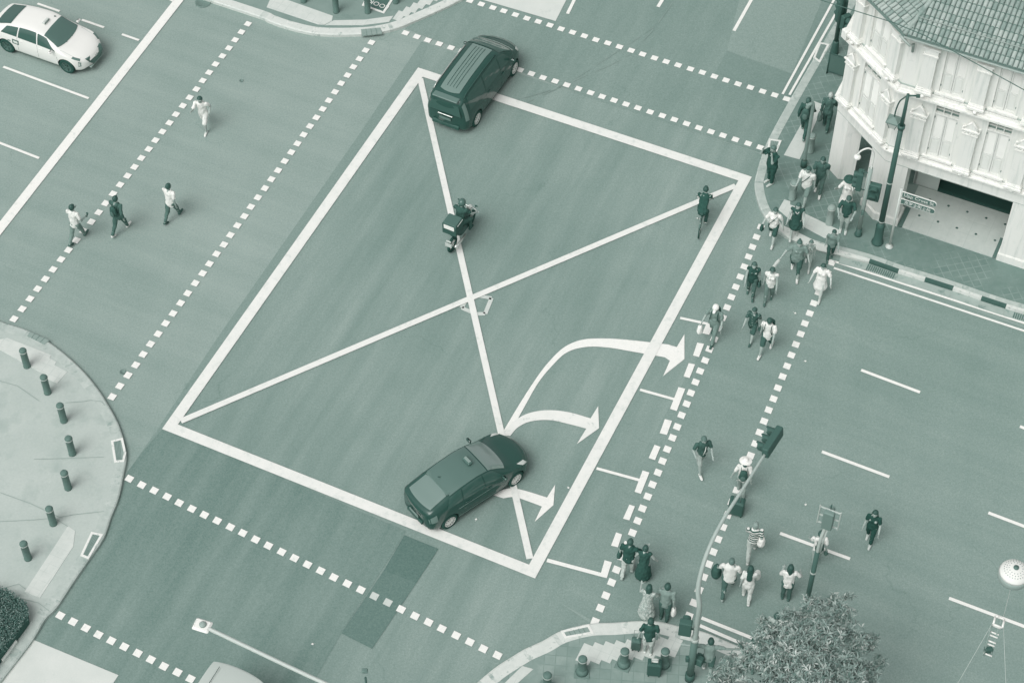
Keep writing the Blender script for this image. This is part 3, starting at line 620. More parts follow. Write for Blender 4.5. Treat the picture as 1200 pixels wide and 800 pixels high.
# windows
def window(M, s0, s1, z0, z1, transom=True, name='window', open_top=False):
    sc, w = (s0+s1)/2, s1-s0; f = MB(); n = -.05
    fbox(f, M, s0, s0+.055, -.2, .012, z0, z1, TRIM); fbox(f, M, s1-.055, s1, -.2, .012, z0, z1, TRIM); fbox(f, M, s0+.055, s1-.055, -.2, .012, z1-.05, z1, TRIM); fbox(f, M, s0-.06, s1+.06, -.2, .075, z0-.06, z0+.02, TRIM)
    zt = z1-.42 if transom else z1-.05
    if transom: fbox(f, M, s0+.055, s1-.055, -.2, .0, zt, zt+.045, TRIM)
    root = f.build(name, bld)
    if transom:
        g = MB(); fbox(g, M, s0+.05, s1-.05, -.15, -.12, zt+.04, z1-.05, DGL); g.build('pane', root)
        g = MB()
        for k in (1, 2): x = s0+.055+(w-.11)*k/3; fbox(g, M, x-.014, x+.014, -.12, -.05, zt+.045, z1-.05, TRIM)
        zc = (zt+.045+z1-.05)/2; fbox(g, M, s0+.055, s1-.055, -.119, -.06, zc-.012, zc+.012, TRIM); g.build('glazing_bar', root)
    for side in (0, 1):
        a = s0+.06 if side == 0 else sc+.006; c = sc-.006 if side == 0 else s1-.06; st = .05; h = MB()
        fbox(h, M, a, a+st, -.1, -.045, z0+.03, zt, SHUT); fbox(h, M, c-st, c, -.1, -.045, z0+.03, zt, SHUT)
        zm = z0+(zt-z0)*.42
        for z in (z0+.03, zm-.03, zt-.07): fbox(h, M, a+st, c-st, -.1, -.046, z, z+.065, SHUT)
        fbox(h, M, a+st, c-st, -.098, -.07, z0+.09, zm-.03, SHUT); fbox(h, M, a+st+.03, c-st-.03, -.07, -.056, z0+.14, zm-.08, SHUT)
        zz = zm+.045
        while zz < zt-.09:
            R_ = M @ Matrix.Translation(((a+c)/2, -.072, zz+.012)) @ Matrix.Rotation(R(38), 4, 'X'); h.box((0, 0, 0), (c-a-2*st, .008, .030), SHUT, R_); zz += .042
        fbox(h, M, a+st, c-st, -.108, -.1, zm, zt-.02, SHUTD); sh = h.build('shutter', root)
        hx = a+.012 if side == 0 else c-.012
        for z in (z0+.25, zt-.2): h = MB(); fbox(h, M, hx-.012, hx+.012, -.05, -.03, z, z+.07, mat('hinge_iron', .2, rough=.5)); h.build('hinge', sh)
for o in WIN1[:7]: window(FR_, *o)
for o in WIN2[:7]: window(FR_, *o, transom=False)
window(CH_, *CW1[0]); window(CH_, *CW2[0], transom=False)
# pilasters
def pilaster(M, s0, s1, low):
    b = MB(); sc = (s0+s1)/2; w = s1-s0
    if low:
        fbox(b, M, s0, s1, 0.001, .15, 3.8, 5.3, WALL); root = b.build('pilaster', bld); q = MB()
        fbox(q, M, s0-.05, s1+.05, 0.001, .25, 3.64, 3.72, TRIM); fbox(q, M, s0-.03, s1+.03, .001, .21, 3.72, 3.78, TRIM); fbox(q, M, s0-.01, s1+.01, .001, .17, 3.78, 3.83, TRIM); q.build('base', root)
        q = MB(); fbox(q, M, s0-.03, s1+.03, .001, .19, 5.3, 5.34, TRIM)
        fbox(q, M, s0-.02, s1+.02, .001, .165, 5.34, 5.48, WALL)
        fbox(q, M, s0-.06, s1+.06, .001, .22, 5.48, 5.53, TRIM)
        for k in range(5): q.ball(M @ Vector((s0+w*(k+.5)/5, .175, 5.40+.025*(k % 2))), .034, TRIM, 8, 5)
        # triangular pediment
        T = [(s0+.02, 5.53), (s1-.02, 5.53), (sc, 5.84)]; vs = [M @ Vector((x, n, z)) for n in (.001, .17) for x, z in T]; q.add(vs, [(2, 1, 0), (3, 4, 5), (0, 1, 4, 3), (1, 2, 5, 4), (2, 0, 3, 5)], WALL)
        for (x0, z0_), (x1, z1_) in (((s0-.02, 5.53), (sc, 5.88)), ((s1+.02, 5.53), (sc, 5.88))): q.tube([M @ Vector((x0, .15, z0_)), M @ Vector((x1, .15, z1_))], .03, TRIM, 6)
        q.build('capital', root)
    else:
        fbox(b, M, s0, s1, 0.001, .17, 6.62, 8.0, WALL); root = b.build('pilaster', bld); q = MB()
        fbox(q, M, s0-.06, s1+.06, .001, .27, 6.46, 6.54, TRIM); fbox(q, M, s0-.04, s1+.04, .001, .23, 6.54, 6.60, TRIM); fbox(q, M, s0-.02, s1+.02, .001, .19, 6.60, 6.65, TRIM); q.build('base', root)
        q = MB(); fbox(q, M, s0-.04, s1+.04, .001, .21, 8.0, 8.05, TRIM); fbox(q, M, s0-.01, s1+.01, .001, .18, 8.05, 8.30, TRIM); fbox(q, M, s0-.07, s1+.07, .001, .24, 8.30, 8.36, TRIM); q.build('capital', root)
for k in range(8):
    s = .54+1.70*k; pilaster(FR_, s, s+.46, True); pilaster(FR_, s+.0, s+.42, False)
for s in (.18, 2.08): pilaster(CH_, s, s+.44, True); pilaster(CH_, s, s+.42, False)
# parapet pier stub at the left end of the cornice
b = MB(); fbox(b, CH_, -.1, .14, .0, .32, Z3+.05, Z3+.42, WALL, .03); b.build('cornice_block', bld)
# little scroll ornaments on the ledge under each pilaster
for M, ss in ((FR_, [.76+1.7*k for k in range(8)]), (CH_, [.4, 2.3])):
    for s in ss:
        b = MB(); b.ball(M @ Vector((s, .16, 3.56)), (.08, .08, .06), TRIM, 8, 6); b.build('ledge_scroll', bld); b = MB(); b.ball(M @ Vector((s, .26, 6.4)), (.07, .07, .06), TRIM, 8, 6); b.build('ledge_scroll', bld)
# roof: two pitched planes of half-round tiles meeting at a hip
def roof_plane(M, L0, L1, off, pitch, depth, left_hip, right_hip, name):
    """M local frame; eave at n=off, z=ZE ; s range ; hips cut by slope ratio"""
    b = MB(); cw_, course = .150, .26; cs, sn = math.cos(pitch), math.sin(pitch); s = L0; n_seg = 5; TV = [TILE, mat('roof_tile_pale', .62, rough=.8, var=.1, scale=5, fine=.08, fscale=12), mat('roof_tile_dull', .44, rough=.85, var=.1, scale=5, fine=.08, fscale=12)]
    while s < L1:
        tmax = depth
        if left_hip is not None: tmax = min(tmax, (s-L0)/left_hip)
        if right_hip is not None: tmax = min(tmax, (L1-s)/right_hip)
        k = 0; jit = random.uniform(-.02, .02)
        while k*course < tmax:
            t0, t1 = k*course, min((k+1)*course+.03, tmax+.05); vs = []; tilt = random.uniform(-.006, .006)
            for (t, lift) in ((t0, .045), (t1, .0)):
                for i in range(n_seg+1):
                    a = math.pi*i/n_seg; x = s+cw_*.43*-math.cos(a)+tilt; h = math.sin(a)*.055+lift
                    vs.append(M @ Vector((x, off-t*cs-h*sn*0, ZE+.10+t*sn+h)))
            fs = [(i, i+1, n_seg+1+i+1, n_seg+1+i) for i in range(n_seg)]
            b.add(vs, fs, random.choices(TV, (6, 3, 2))[0], True); b.add(vs[:n_seg+1], [tuple(range(n_seg, -1, -1))], TILE2); k += 1
        if tmax > 0:
            vs = [M @ Vector((s+x, off-t*cs, ZE+.085+t*sn)) for t in (0, tmax+.03) for x in (-cw_/2, cw_/2)]; b.add(vs, [(0, 1, 3, 2)], TILE2)
            vs = [M @ Vector((s+x, off-t*cs, ZE+.035+t*sn)) for t in (0, tmax+.03) for x in (-cw_/2, cw_/2)]; b.add(vs, [(1, 0, 2, 3)], TILE2)
        s += cw_
    b.build(name, bld)
OV = .42; PT = R(26); ang = R(180)-(CANG-AU); half = (CANG-AU)/2
# hip: planes turn by (180-144.85) degrees at the corner ; ratio = tan(turn/2)*cos(pitch)
turn = math.pi-(CANG-AU); rat = math.tan(turn/2)*math.cos(PT); ext = OV*math.tan(turn/2)
roof_plane(FR_, -ext, FL, OV, PT, 6.2, rat, None, 'roof')
turn2 = (CANG)-(AU+math.pi/2); rat2 = math.tan(turn2/2)*math.cos(PT); ext2 = OV*math.tan(turn2/2)
roof_plane(CH_, -ext2, CHL+ext, OV, PT, 6.2, rat2, rat, 'roof')
roof_plane(SD_, -ext2, 9, OV, PT, 6.2, None, None, 'roof')
# hip caps
def hipcap(M, s, r, L=6.2):
    cs, sn = math.cos(PT), math.sin(PT); b = MB(); p0 = M @ Vector((s, OV, ZE+.16)); p1 = M @ Vector((s+r*L, OV-L*cs, ZE+.16+L*sn)); b.tube([p0, p1], .075, TILE, 8); b.build('ridge_tile', bld)
hipcap(FR_, -ext, rat); hipcap(CH_, -ext2, rat2)
b = MB(); LN = mat('lightning_wire', .6, rough=.5)
cs, sn = math.cos(PT), math.sin(PT); t = .62
b.tube([FR_ @ Vector((.1, OV-t*cs, ZE+.22+t*sn)), FR_ @ Vector((FL, OV-t*cs, ZE+.22+t*sn))], .014, LN, 6); b.build('conductor_wire', bld)
b = MB(); PG = mat('downpipe', .62, rough=.6)
q = FR_ @ Vector((-.28, .32, ZE-.02)); q2 = FR_ @ Vector((.10, .42, ZE-.22)); q3 = FR_ @ Vector((.16, .16, ZE-.36)); q4 = FR_ @ Vector((.16, .12, ZE-.7))
b.tube([q, q2, q3, q4], .045, PG, 8); b.build('rainwater_pipe', bld)
b = MB(); b.tube([FR_ @ Vector((-ext, OV-.02, ZE+.03)), FR_ @ Vector((FL, OV-.02, ZE+.03))], .04, mat('gutter_paint', .6), 8); b.build('eaves_gutter', bld)
# wall lamp bracket on the chamfer, security box at cornice corner
# ================================================================ VEHICLES
def pchip(xs, ys, x):
    xs = np.asarray(xs, float); ys = np.asarray(ys, float); h = np.diff(xs); d = np.diff(ys)/h; m = np.zeros(len(xs))
    for i in range(1, len(xs)-1):
        if d[i-1]*d[i] > 0: w1 = 2*h[i]+h[i-1]; w2 = h[i]+2*h[i-1]; m[i] = (w1+w2)/(w1/d[i-1]+w2/d[i])
    m[0], m[-1] = d[0], d[-1]
    i = int(min(max(np.searchsorted(xs, x)-1, 0), len(xs)-2)); t = (x-xs[i])/h[i]
    return float((1+2*t)*(1-t)**2*ys[i]+t*(1-t)**2*h[i]*m[i]+t*t*(3-2*t)*ys[i+1]+t*t*(t-1)*h[i]*m[i+1])
class Shell:
    """car skin: rows (x, half width, sill z, belt z, rail half width, rail z, crown)"""
    def __init__(s, rows): s.T = np.array(rows, float); s.x = s.T[:, 0]
    def S(s, x, v, side=1, off=0.0):
        w, zs, zb, wr, zr, cr = [pchip(s.x, s.T[:, k], x) for k in range(1, 7)]
        ys = [0, w*.88, w*.975, w, w*.955, wr, wr*.6, 0]; zz = [zs, zs, zs+.12, zs+(zb-zs)*.58, zb, zr, zr+cr*.8, zr+cr]
        k = [0, 1, 2, 3, 4, 5, 6, 7]
        y = pchip(k, ys, v); z = pchip(k, zz, v)
        if off:
            y2 = pchip(k, ys, min(v+.02, 7)); z2 = pchip(k, zz, min(v+.02, 7)); y1 = pchip(k, ys, max(v-.02, 0)); z1 = pchip(k, zz, max(v-.02, 0))
            t = Vector((0, y2-y1, z2-z1)); n = Vector((0, t.z, -t.y))
            if n.length > 1e-9: n.normalize(); y += n.y*off; z += n.z*off
        e = max(0, (abs(x)-1.3)/(abs(s.x[0])-1.3)); x -= math.copysign(.30*e*e*min(1, abs(y)/.85)**2.4*(1 if x > 0 else .45), x)
        return Vector((x, y*side, z))
    def body(s, nx=80, vs=None):
        vs = vs or [0, .5, 1, 1.5, 2, 2.33, 2.66, 3, 3.33, 3.66, 4, 4.1, 4.2, 4.35, 4.5, 4.65, 4.8, 4.9, 5, 5.1, 5.25, 5.4, 5.6, 5.8, 6, 6.2, 6.4, 6.6, 6.8, 7]
        xs = sorted(set(list(np.linspace(s.x[0], s.x[-1], nx))+list(s.x))); ring = [(v, 1) for v in vs]+[(v, -1) for v in vs[-2:0:-1]]; n = len(ring)
        b = MB(); V_ = []; F = []
        for x in xs: V_ += [s.S(x, v, sd) for v, sd in ring]
        for i in range(len(xs)-1):
            for k in range(n): F.append((i*n+k, (i+1)*n+k, (i+1)*n+(k+1) % n, i*n+(k+1) % n))
        for e in (0, len(xs)-1):
            c = sum((V_[e*n+k] for k in range(n)), Vector())/n; V_.append(c); ci = len(V_)-1
            for k in range(n): F.append((e*n+(k+1) % n, e*n+k, ci) if e else (e*n+k, e*n+(k+1) % n, ci))
        b.add(V_, F, None, True); return b
    def patch(s, mb, x0, x1, v0, v1, side, off, mt, nx=14, nv=6, x0b=None, x1b=None):
        """patch of the skin; at v1 its x range may differ (x0b, x1b) for raked pillars"""
        x0b = x0 if x0b is None else x0b; x1b = x1 if x1b is None else x1b; vs = []
        for j in range(nv+1):
            f = j/nv; v = v0+(v1-v0)*f; a = x0+(x0b-x0)*f; c = x1+(x1b-x1)*f
            for i in range(nx+1): vs.append(s.S(a+(c-a)*i/nx, v, side, off))
        n = nx+1; fs = [(j*n+i, j*n+i+1, (j+1)*n+i+1, (j+1)*n+i) for j in range(nv) for i in range(nx)]
        if side > 0: fs = [f[::-1] for f in fs]
        mb.add(vs, fs, mt, True)
    def top(s, mb, fx0, fx1, ymax, off, mt, n=20, vmin=5.0):
        off = off+.008
        """patch across the centreline between x curves fx0(t), fx1(t), t in -1..1"""
        vs = []; m = 22
        for j in range(m+1):
            for i in range(n+1):
                t = -1+2*i/n; a, c = fx0(t), fx1(t); x = a+(c-a)*j/m; v = 7-(7-vmin)*abs(t)*ymax; p = s.S(x, v, 1 if t >= 0 else -1, off); vs.append(p)
        w = n+1; mb.add(vs, [(j*w+i, j*w+i+1, (j+1)*w+i+1, (j+1)*w+i) for j in range(m) for i in range(n)], mt, True)
PB = mat('car_black_paint', -.05, rough=.14, spec=.4, coat=.25); PW = mat('car_white_paint', .97, rough=.3, spec=.5, coat=.5); PVAN = mat('van_paint', .70, rough=.3, spec=.5, coat=.3)
GL = glassy('car_glass', .02, .06, 1.55); GLR = glassy('car_glass_rear', .28, .1); TY = mat('tyre_rubber', -.04, rough=.85); RIM = mat('wheel_rim', .98, rough=.35, spec=.6, metal=.2); RIMD = mat('rim_dark', .12, rough=.4)
SEAM = mat('panel_seam', -.0, rough=.9); LAMPW = mat('headlamp_lens', .8, rough=.12, spec=.8); LAMPR = mat('tail_lamp', .3, rough=.15, spec=.6); CHR = mat('chrome', .85, rough=.15, metal=.6); TRIMB = mat('black_trim', .0, rough=.5)
def wheel(parent, x, y, r, side, rimmat, spokes=10, steer=0.0, w=.19):
    t = bpy.data.objects.new('wheel', None); COL.objects.link(t); t.parent = parent; t.location = (x, y, r); t.rotation_euler = (0, 0, steer + (0 if side < 0 else math.pi))
    # wheel-local: outward is -y
    M = Matrix.Rotation(R(90), 4, 'X')
    def lat(prof, mt, n=28):
        b = MB(); b.lathe(prof, mt, n); b.v = [tuple(M @ Vector(v)) for v in b.v]; return b
    b = lat([(r*.68, -w/2), (r*.95, -w/2), (r, -w*.38), (r, w*.38), (r*.95, w/2), (r*.68, w/2), (r*.66, w*.3)], TY); b.build('tyre', t)
    b = lat([(r*.2, w*.3), (r*.66, w*.22), (r*.68, w*.46), (r*.64, w*.47), (r*.60, w*.30), (r*.14, w*.32)], RIMD)
    for k in range(spokes):
        a = 2*math.pi*k/spokes; p0 = M @ Vector((math.cos(a)*r*.08, math.sin(a)*r*.08, w*.44)); p1 = M @ Vector((math.cos(a)*r*.64, math.sin(a)*r*.64, w*.42)); b.tube([p0, p1], [.022, .016], rimmat, 6)
    b.tube([M @ Vector((math.cos(2*math.pi*k/24)*r*.65, math.sin(2*math.pi*k/24)*r*.65, w*.45)) for k in range(25)], .014, rimmat, 6, None, 1, False)
    b.ball(M @ Vector((0, 0, w*.44)), (.05, .03, .05), rimmat, 8, 6)
    b.build('rim', t)
def cut_body(mb, name, mt, parent, arches):
    o = mb.build(name, parent, mt)
    for p in o.data.polygons: p.use_smooth = True
    for (x, y0, y1, r, z) in arches:
        c = MB(); prof = [(r, y0), (r, y1)]; c.lathe(prof, None, 36, smooth=False); M = Matrix.Translation((x, 0, z)) @ Matrix.Rotation(R(-90), 4, 'X'); c.v = [tuple(M @ Vector(v)) for v in c.v]
        me = bpy.data.meshes.new('cut'); me.from_pydata(c.v, [], c.f); me.materials.append(TRIMB); co = bpy.data.objects.new('cut', me); COL.objects.link(co)
        bpy.context.view_layer.update()
        md = o.modifiers.new('b', 'BOOLEAN'); md.operation = 'DIFFERENCE'; md.object = co; md.solver = 'EXACT'; md.material_mode = 'TRANSFER'
        # parent transform must not disturb the cut: both share the parent
        co.parent = parent; bpy.context.view_layer.update()
        dg = bpy.context.evaluated_depsgraph_get(); nm = bpy.data.meshes.new_from_object(o.evaluated_get(dg)); o.modifiers.clear(); old = o.data; o.data = nm; nm.name = name
        bpy.data.objects.remove(co); bpy.data.meshes.remove(old)
    me = o.data; ang = R(40)
    try: me.set_sharp_from_angle(angle=ang)
    except Exception: pass
    return o
def car(name, label, cat, rear_px, front_px, wb, W_, rows, paint, wr, build, steer=0, spokes=10, rimmat=None, arch=1.14, sc=1.0, fx=None, group=None, place=None):
    """near-side (right) wheel contact points in the picture fix where the car stands"""
    a, c = G(*rear_px, .0), G(*front_px, .0); d = (c-a).normalized(); left = Vector((-d.y, d.x, 0)); mid = (a+c)/2+left*(W_/2-.05)
    yw = math.atan2(d.y, d.x)
    if place: mid, yw = place
    t = thing(name, label, cat, mid, yw, group)
    sh = Shell(rows); hb = wb/2
    ar = [(x, W_/2-.26 if sg > 0 else -W_/2-.2, W_/2+.2 if sg > 0 else -W_/2+.26, wr*arch, wr+.01) for x in (hb, -hb) for sg in (1, -1)]
    cut_body(sh.body(), 'body', paint, t, ar)
    b = MB(); b.box((0, 0, .24), (rows[-1][0]-rows[0][0]-.7, W_-.5, .12), TRIMB); b.build('underbody', t)
    for x in (hb, -hb):
        for sg in (1, -1): wheel(t, x, sg*(W_/2-.105), wr, -1 if sg < 0 else 1, rimmat or RIM, spokes, steer if x > 0 else 0)
    build(t, sh); t.scale = (sc, sc, sc); return t
def seam_line(sh, t, pts, side, mt=SEAM, name='door_seam', r=.006):
    b = MB(); b.tube([sh.S(x, v, side, .001) for x, v in pts], r, mt, 4); b.build(name, t)
def mirror(t, x, y, z, mt, side):
    b = MB(); b.box((x, side*(y+.12), z), (.1, .2, .13), mt, None, .04); b.tube([(x-.01, side*(y-.02), z-.05), (x, side*(y+.08), z-.03)], .02, TRIMB, 6); b.build('wing_mirror', t)
def side_common(t, sh, paint, wins, doors, handles):
    for sd in (1, -1):
        for (x0, x1, x0b, x1b, v0, v1) in wins:
            b = MB(); sh.patch(b, x0, x1, v0, v1, sd, .006, GL, 12, 5, x0b, x1b); b.build('side_window', t)
        for (x, xt) in doors:
            seam_line(sh, t, [(x, 1.6), (x, 2.4), (x, 3.2), (x+(xt-x)*.2, 4.05)], sd)
        for x in handles:
            p = sh.S(x, 3.75, sd, .012); b = MB(); b.box(p, (.17, .03, .028), paint, None, .01); b.build('door_handle', t)
        seam_line(sh, t, [(doors[0][0], 1.6), ((doors[0][0]+doors[-1][0])/2, 1.55), (doors[-1][0], 1.6)], sd)
# ---- black hatchback taxi in the junction
H = [(-2.14, .62, .36, .72, .52, .86, .02), (-2.10, .74, .28, .82, .62, 1.02, .02), (-1.95, .82, .22, .90, .64, 1.10, .025), (-1.6, .86, .19, .93, .63, 1.19, .04), (-1.15, .875, .18, .94, .62, 1.31, .05), (-.6, .875, .18, .93, .62, 1.40, .06), (-.1, .875, .18, .92, .62, 1.43, .06),
     (.35, .875, .18, .91, .62, 1.37, .06), (.75, .875, .18, .90, .65, 1.19, .07), (1.15, .87, .18, .885, .72, .98, .06), (1.4, .86, .19, .86, .73, .89, .06), (1.75, .84, .20, .79, .70, .82, .05), (1.95, .80, .22, .73, .65, .76, .05), (2.08, .73, .27, .65, .58, .68, .04), (2.17, .60, .32, .57, .46, .60, .03), (2.21, .42, .36, .52, .32, .54, .02)]
def hatch(t, sh):
    side_common(t, sh, PB, [(.15, .92, .12, .52, 4.12, 4.92), (-.75, .1, -.7, .07, 4.12, 4.92), (-1.42, -.8, -1.2, -.75, 4.15, 4.9)], [(.98, .6), (.12, .1), (-.80, -.75)], [.28, -.62])
    b = MB(); sh.top(b, lambda t_: .38+.0*t_, lambda t_: 1.12-.14*t_*t_, .96, .006, glassy('windscreen_bright', .30, .1, 2.1)); b.build('windscreen', t)
    b = MB(); sh.top(b, lambda t_: -1.98+.05*t_*t_, lambda t_: -1.22-.02*t_*t_, .82, .008, GLR); b.build('rear_window', t)
    b = MB(); sh.top(b, lambda t_: -1.16, lambda t_: .34, .97, .008, mat('roof_grey', .14, rough=.28, spec=.6, coat=.5)); b.build('roof_panel', t)
    b = MB(); b.box((-1.16, 0, 1.35), (.14, 1.12, .035), mat('spoiler_grey', .22, rough=.3, coat=.4), None, .012); b.build('spoiler', t)
    b = MB(); b.box((.02, 0, 1.56), (.17, .36, .12), mat('sign_glass_dark', .12, rough=.25), None, .03); root = b.build('roof_sign', t); b = MB(); b.box((.02, 0, 1.628), (.10, .27, .006), mat('sign_top', .42, rough=.3)); b.build('sign_face', root)
    b = MB(); b.tube([(-.95, .12, 1.38), (-1.08, .12, 1.50)], .014, TRIMB, 6); b.build('antenna', t)
    for sd in (1, -1):
        b = MB(); sh.patch(b, 1.72, 2.08, 4.05, 5.2, sd, .010, LAMPW, 8, 4, 1.5, 1.86); b.build('headlight', t)
        b = MB(); sh.patch(b, -2.12, -1.86, 3.3, 4.3, sd, .010, LAMPR, 6, 4); b.build('tail_light', t)
        mirror(t, .80, .84, .98, PB, sd)
    b = MB(); b.box((-2.155, 0, .60), (.02, .46, .11), mat('number_plate', .35, rough=.5)); b.build('number_plate', t)
    b = MB(); b.box((-2.10, 0, .95), (.03, .5, .03), CHR, None, .01); b.build('tailgate_strip', t)
    b = MB(); b.box((-2.11, 0, .40), (.08, .8, .14), TRIMB, None, .02); b.build('rear_bumper_insert', t)
    b = MB(); b.box((2.12, 0, .34), (.10, .8, .14), TRIMB, None, .03); b.build('grille', t)
    for y in (-.28, .1): b = MB(); b.tube([(1.12, y, 1.045), (1.0, y+.32, 1.10)], .010, TRIMB, 5); b.build('wiper', t)
    for z, v in ((0, 2.1), (0, 3.4)):
        for sd in (1, -1): seam_line(sh, t, [(-1.0, v), (-.3, v+.03), (.5, v+.03), (1.0, v)], sd, mat('trim_glint', .3, rough=.3), 'side_crease', .008)
# ---- black people carrier
M_ = [(-2.30, .66, .40, .90, .52, 1.30, .03), (-2.26, .76, .30, .97, .58, 1.48, .04), (-2.12, .84, .22, 1.02, .60, 1.60, .06), (-1.6, .88, .18, 1.03, .62, 1.70, .08), (-.8, .885, .18, 1.02, .62, 1.74, .09), (0, .885, .18, 1.01, .62, 1.74, .09), (.55, .885, .18, 1.0, .64, 1.69, .08), (1.0, .885, .18, .99, .68, 1.48, .08),
      (1.4, .88, .18, .97, .77, 1.22, .06), (1.68, .87, .19, .95, .77, 1.06, .06), (1.95, .84, .20, .88, .70, .97, .05), (2.16, .78, .22, .78, .62, .84, .05), (2.28, .68, .28, .66, .52, .72, .04), (2.34, .52, .34, .56, .40, .60, .02)]
def mpv(t, sh):
    side_common(t, sh, PB, [(.42, 1.30, .38, .78, 4.12, 4.9), (-.72, .36, -.72, .32, 4.12, 4.9), (-1.95, -.8, -1.9, -.8, 4.12, 4.9)], [(1.28, .9), (.38, .35), (-.76, -.74)], [.52, -.55])
    b = MB(); sh.top(b, lambda t_: .66, lambda t_: 1.52-.16*t_*t_, .96, .006, GL); b.build('windscreen', t)
    b = MB()
    vs = [sh.S(-2.245, v, s_, .0)+Vector((-.03, 0, 0)) for s_, v in ((1, 4.2), (1, 4.9), (-1, 4.9), (-1, 4.2))]; vs = [Vector((-2.315, .64, 1.0)), Vector((-2.27, .54, 1.42)), Vector((-2.27, -.54, 1.42)), Vector((-2.315, -.64, 1.0))]
    vs += [v+Vector((.05, 0, 0)) for v in vs]; b.add(vs, [(0, 1, 2, 3), (7, 6, 5, 4), (0, 4, 5, 1), (1, 5, 6, 2), (2, 6, 7, 3), (3, 7, 4, 0)], GL); b.build('rear_window', t)
    sp = mat('mpv_roof_glass', .31, rough=.25, spec=.6)
    b = MB(); sh.top(b, lambda t_: -1.98+.08*t_*t_, lambda t_: .60, .52, .008, sp); b.build('sunroof_panel', t)
    for y in (-.17, -.05, .07, .19):
        b = MB(); z = 1.83; b.tube([(x_, y, sh.S(x_, 7, 1).z+.016) for x_ in (-1.75, -1.4, -1.0, -.5, 0, .3, .48)], .010, TRIMB, 5); b.build('roof_rib', t)
    for sd in (1, -1):
        b = MB(); b.tube([(-2.0, sd*.60, 1.66), (-1.8, sd*.60, 1.76), (-.6, sd*.60, 1.81), (.3, sd*.60, 1.78), (.45, sd*.60, 1.72)], .018, CHR if sd > 0 else TRIMB, 8); b.build('roof_rail', t)
        b = MB(); sh.patch(b, 1.9, 2.24, 4.0, 5.1, sd, .010, LAMPW if sd < 0 else LAMPR, 8, 4, 1.75, 2.1); b.build('headlight', t)
        b = MB(); sh.patch(b, -2.26, -2.12, 3.2, 4.8, sd, .012, LAMPR, 4, 8); b.build('tail_light', t)
        mirror(t, 1.12, .85, 1.08, PB, sd)
    b = MB(); b.box((-2.19, 0, 1.655), (.26, 1.0, .045), mat('spoiler_mid', .22, rough=.25, coat=.5), None, .02); b.build('spoiler', t)
    b = MB(); b.box((-2.30, 0, .86), (.03, .6, .05), CHR, None, .012); b.build('tailgate_strip', t)
    b = MB(); b.box((-2.31, 0, .70), (.02, .46, .11), mat('number_plate_dark', .22, rough=.5)); b.build('number_plate', t)
    b = MB(); b.box((-2.25, 0, .38), (.12, 1.1, .2), TRIMB, None, .04); b.build('rear_bumper', t)
    b = MB(); b.box((2.30, 0, .45), (.1, .9, .2), TRIMB, None, .04); b.build('grille', t)
    b = MB(); sh.top(b, lambda t_: 1.56-.16*t_*t_, lambda t_: 1.66-.16*t_*t_, .96, .014, mat('cowl_strip', .42, rough=.4)); b.build('cowl', t)
    for y in (-.3, .12): b = MB(); b.tube([(1.58, y, 1.14), (1.42, y+.34, 1.24)], .010, TRIMB, 5); b.build('wiper', t)
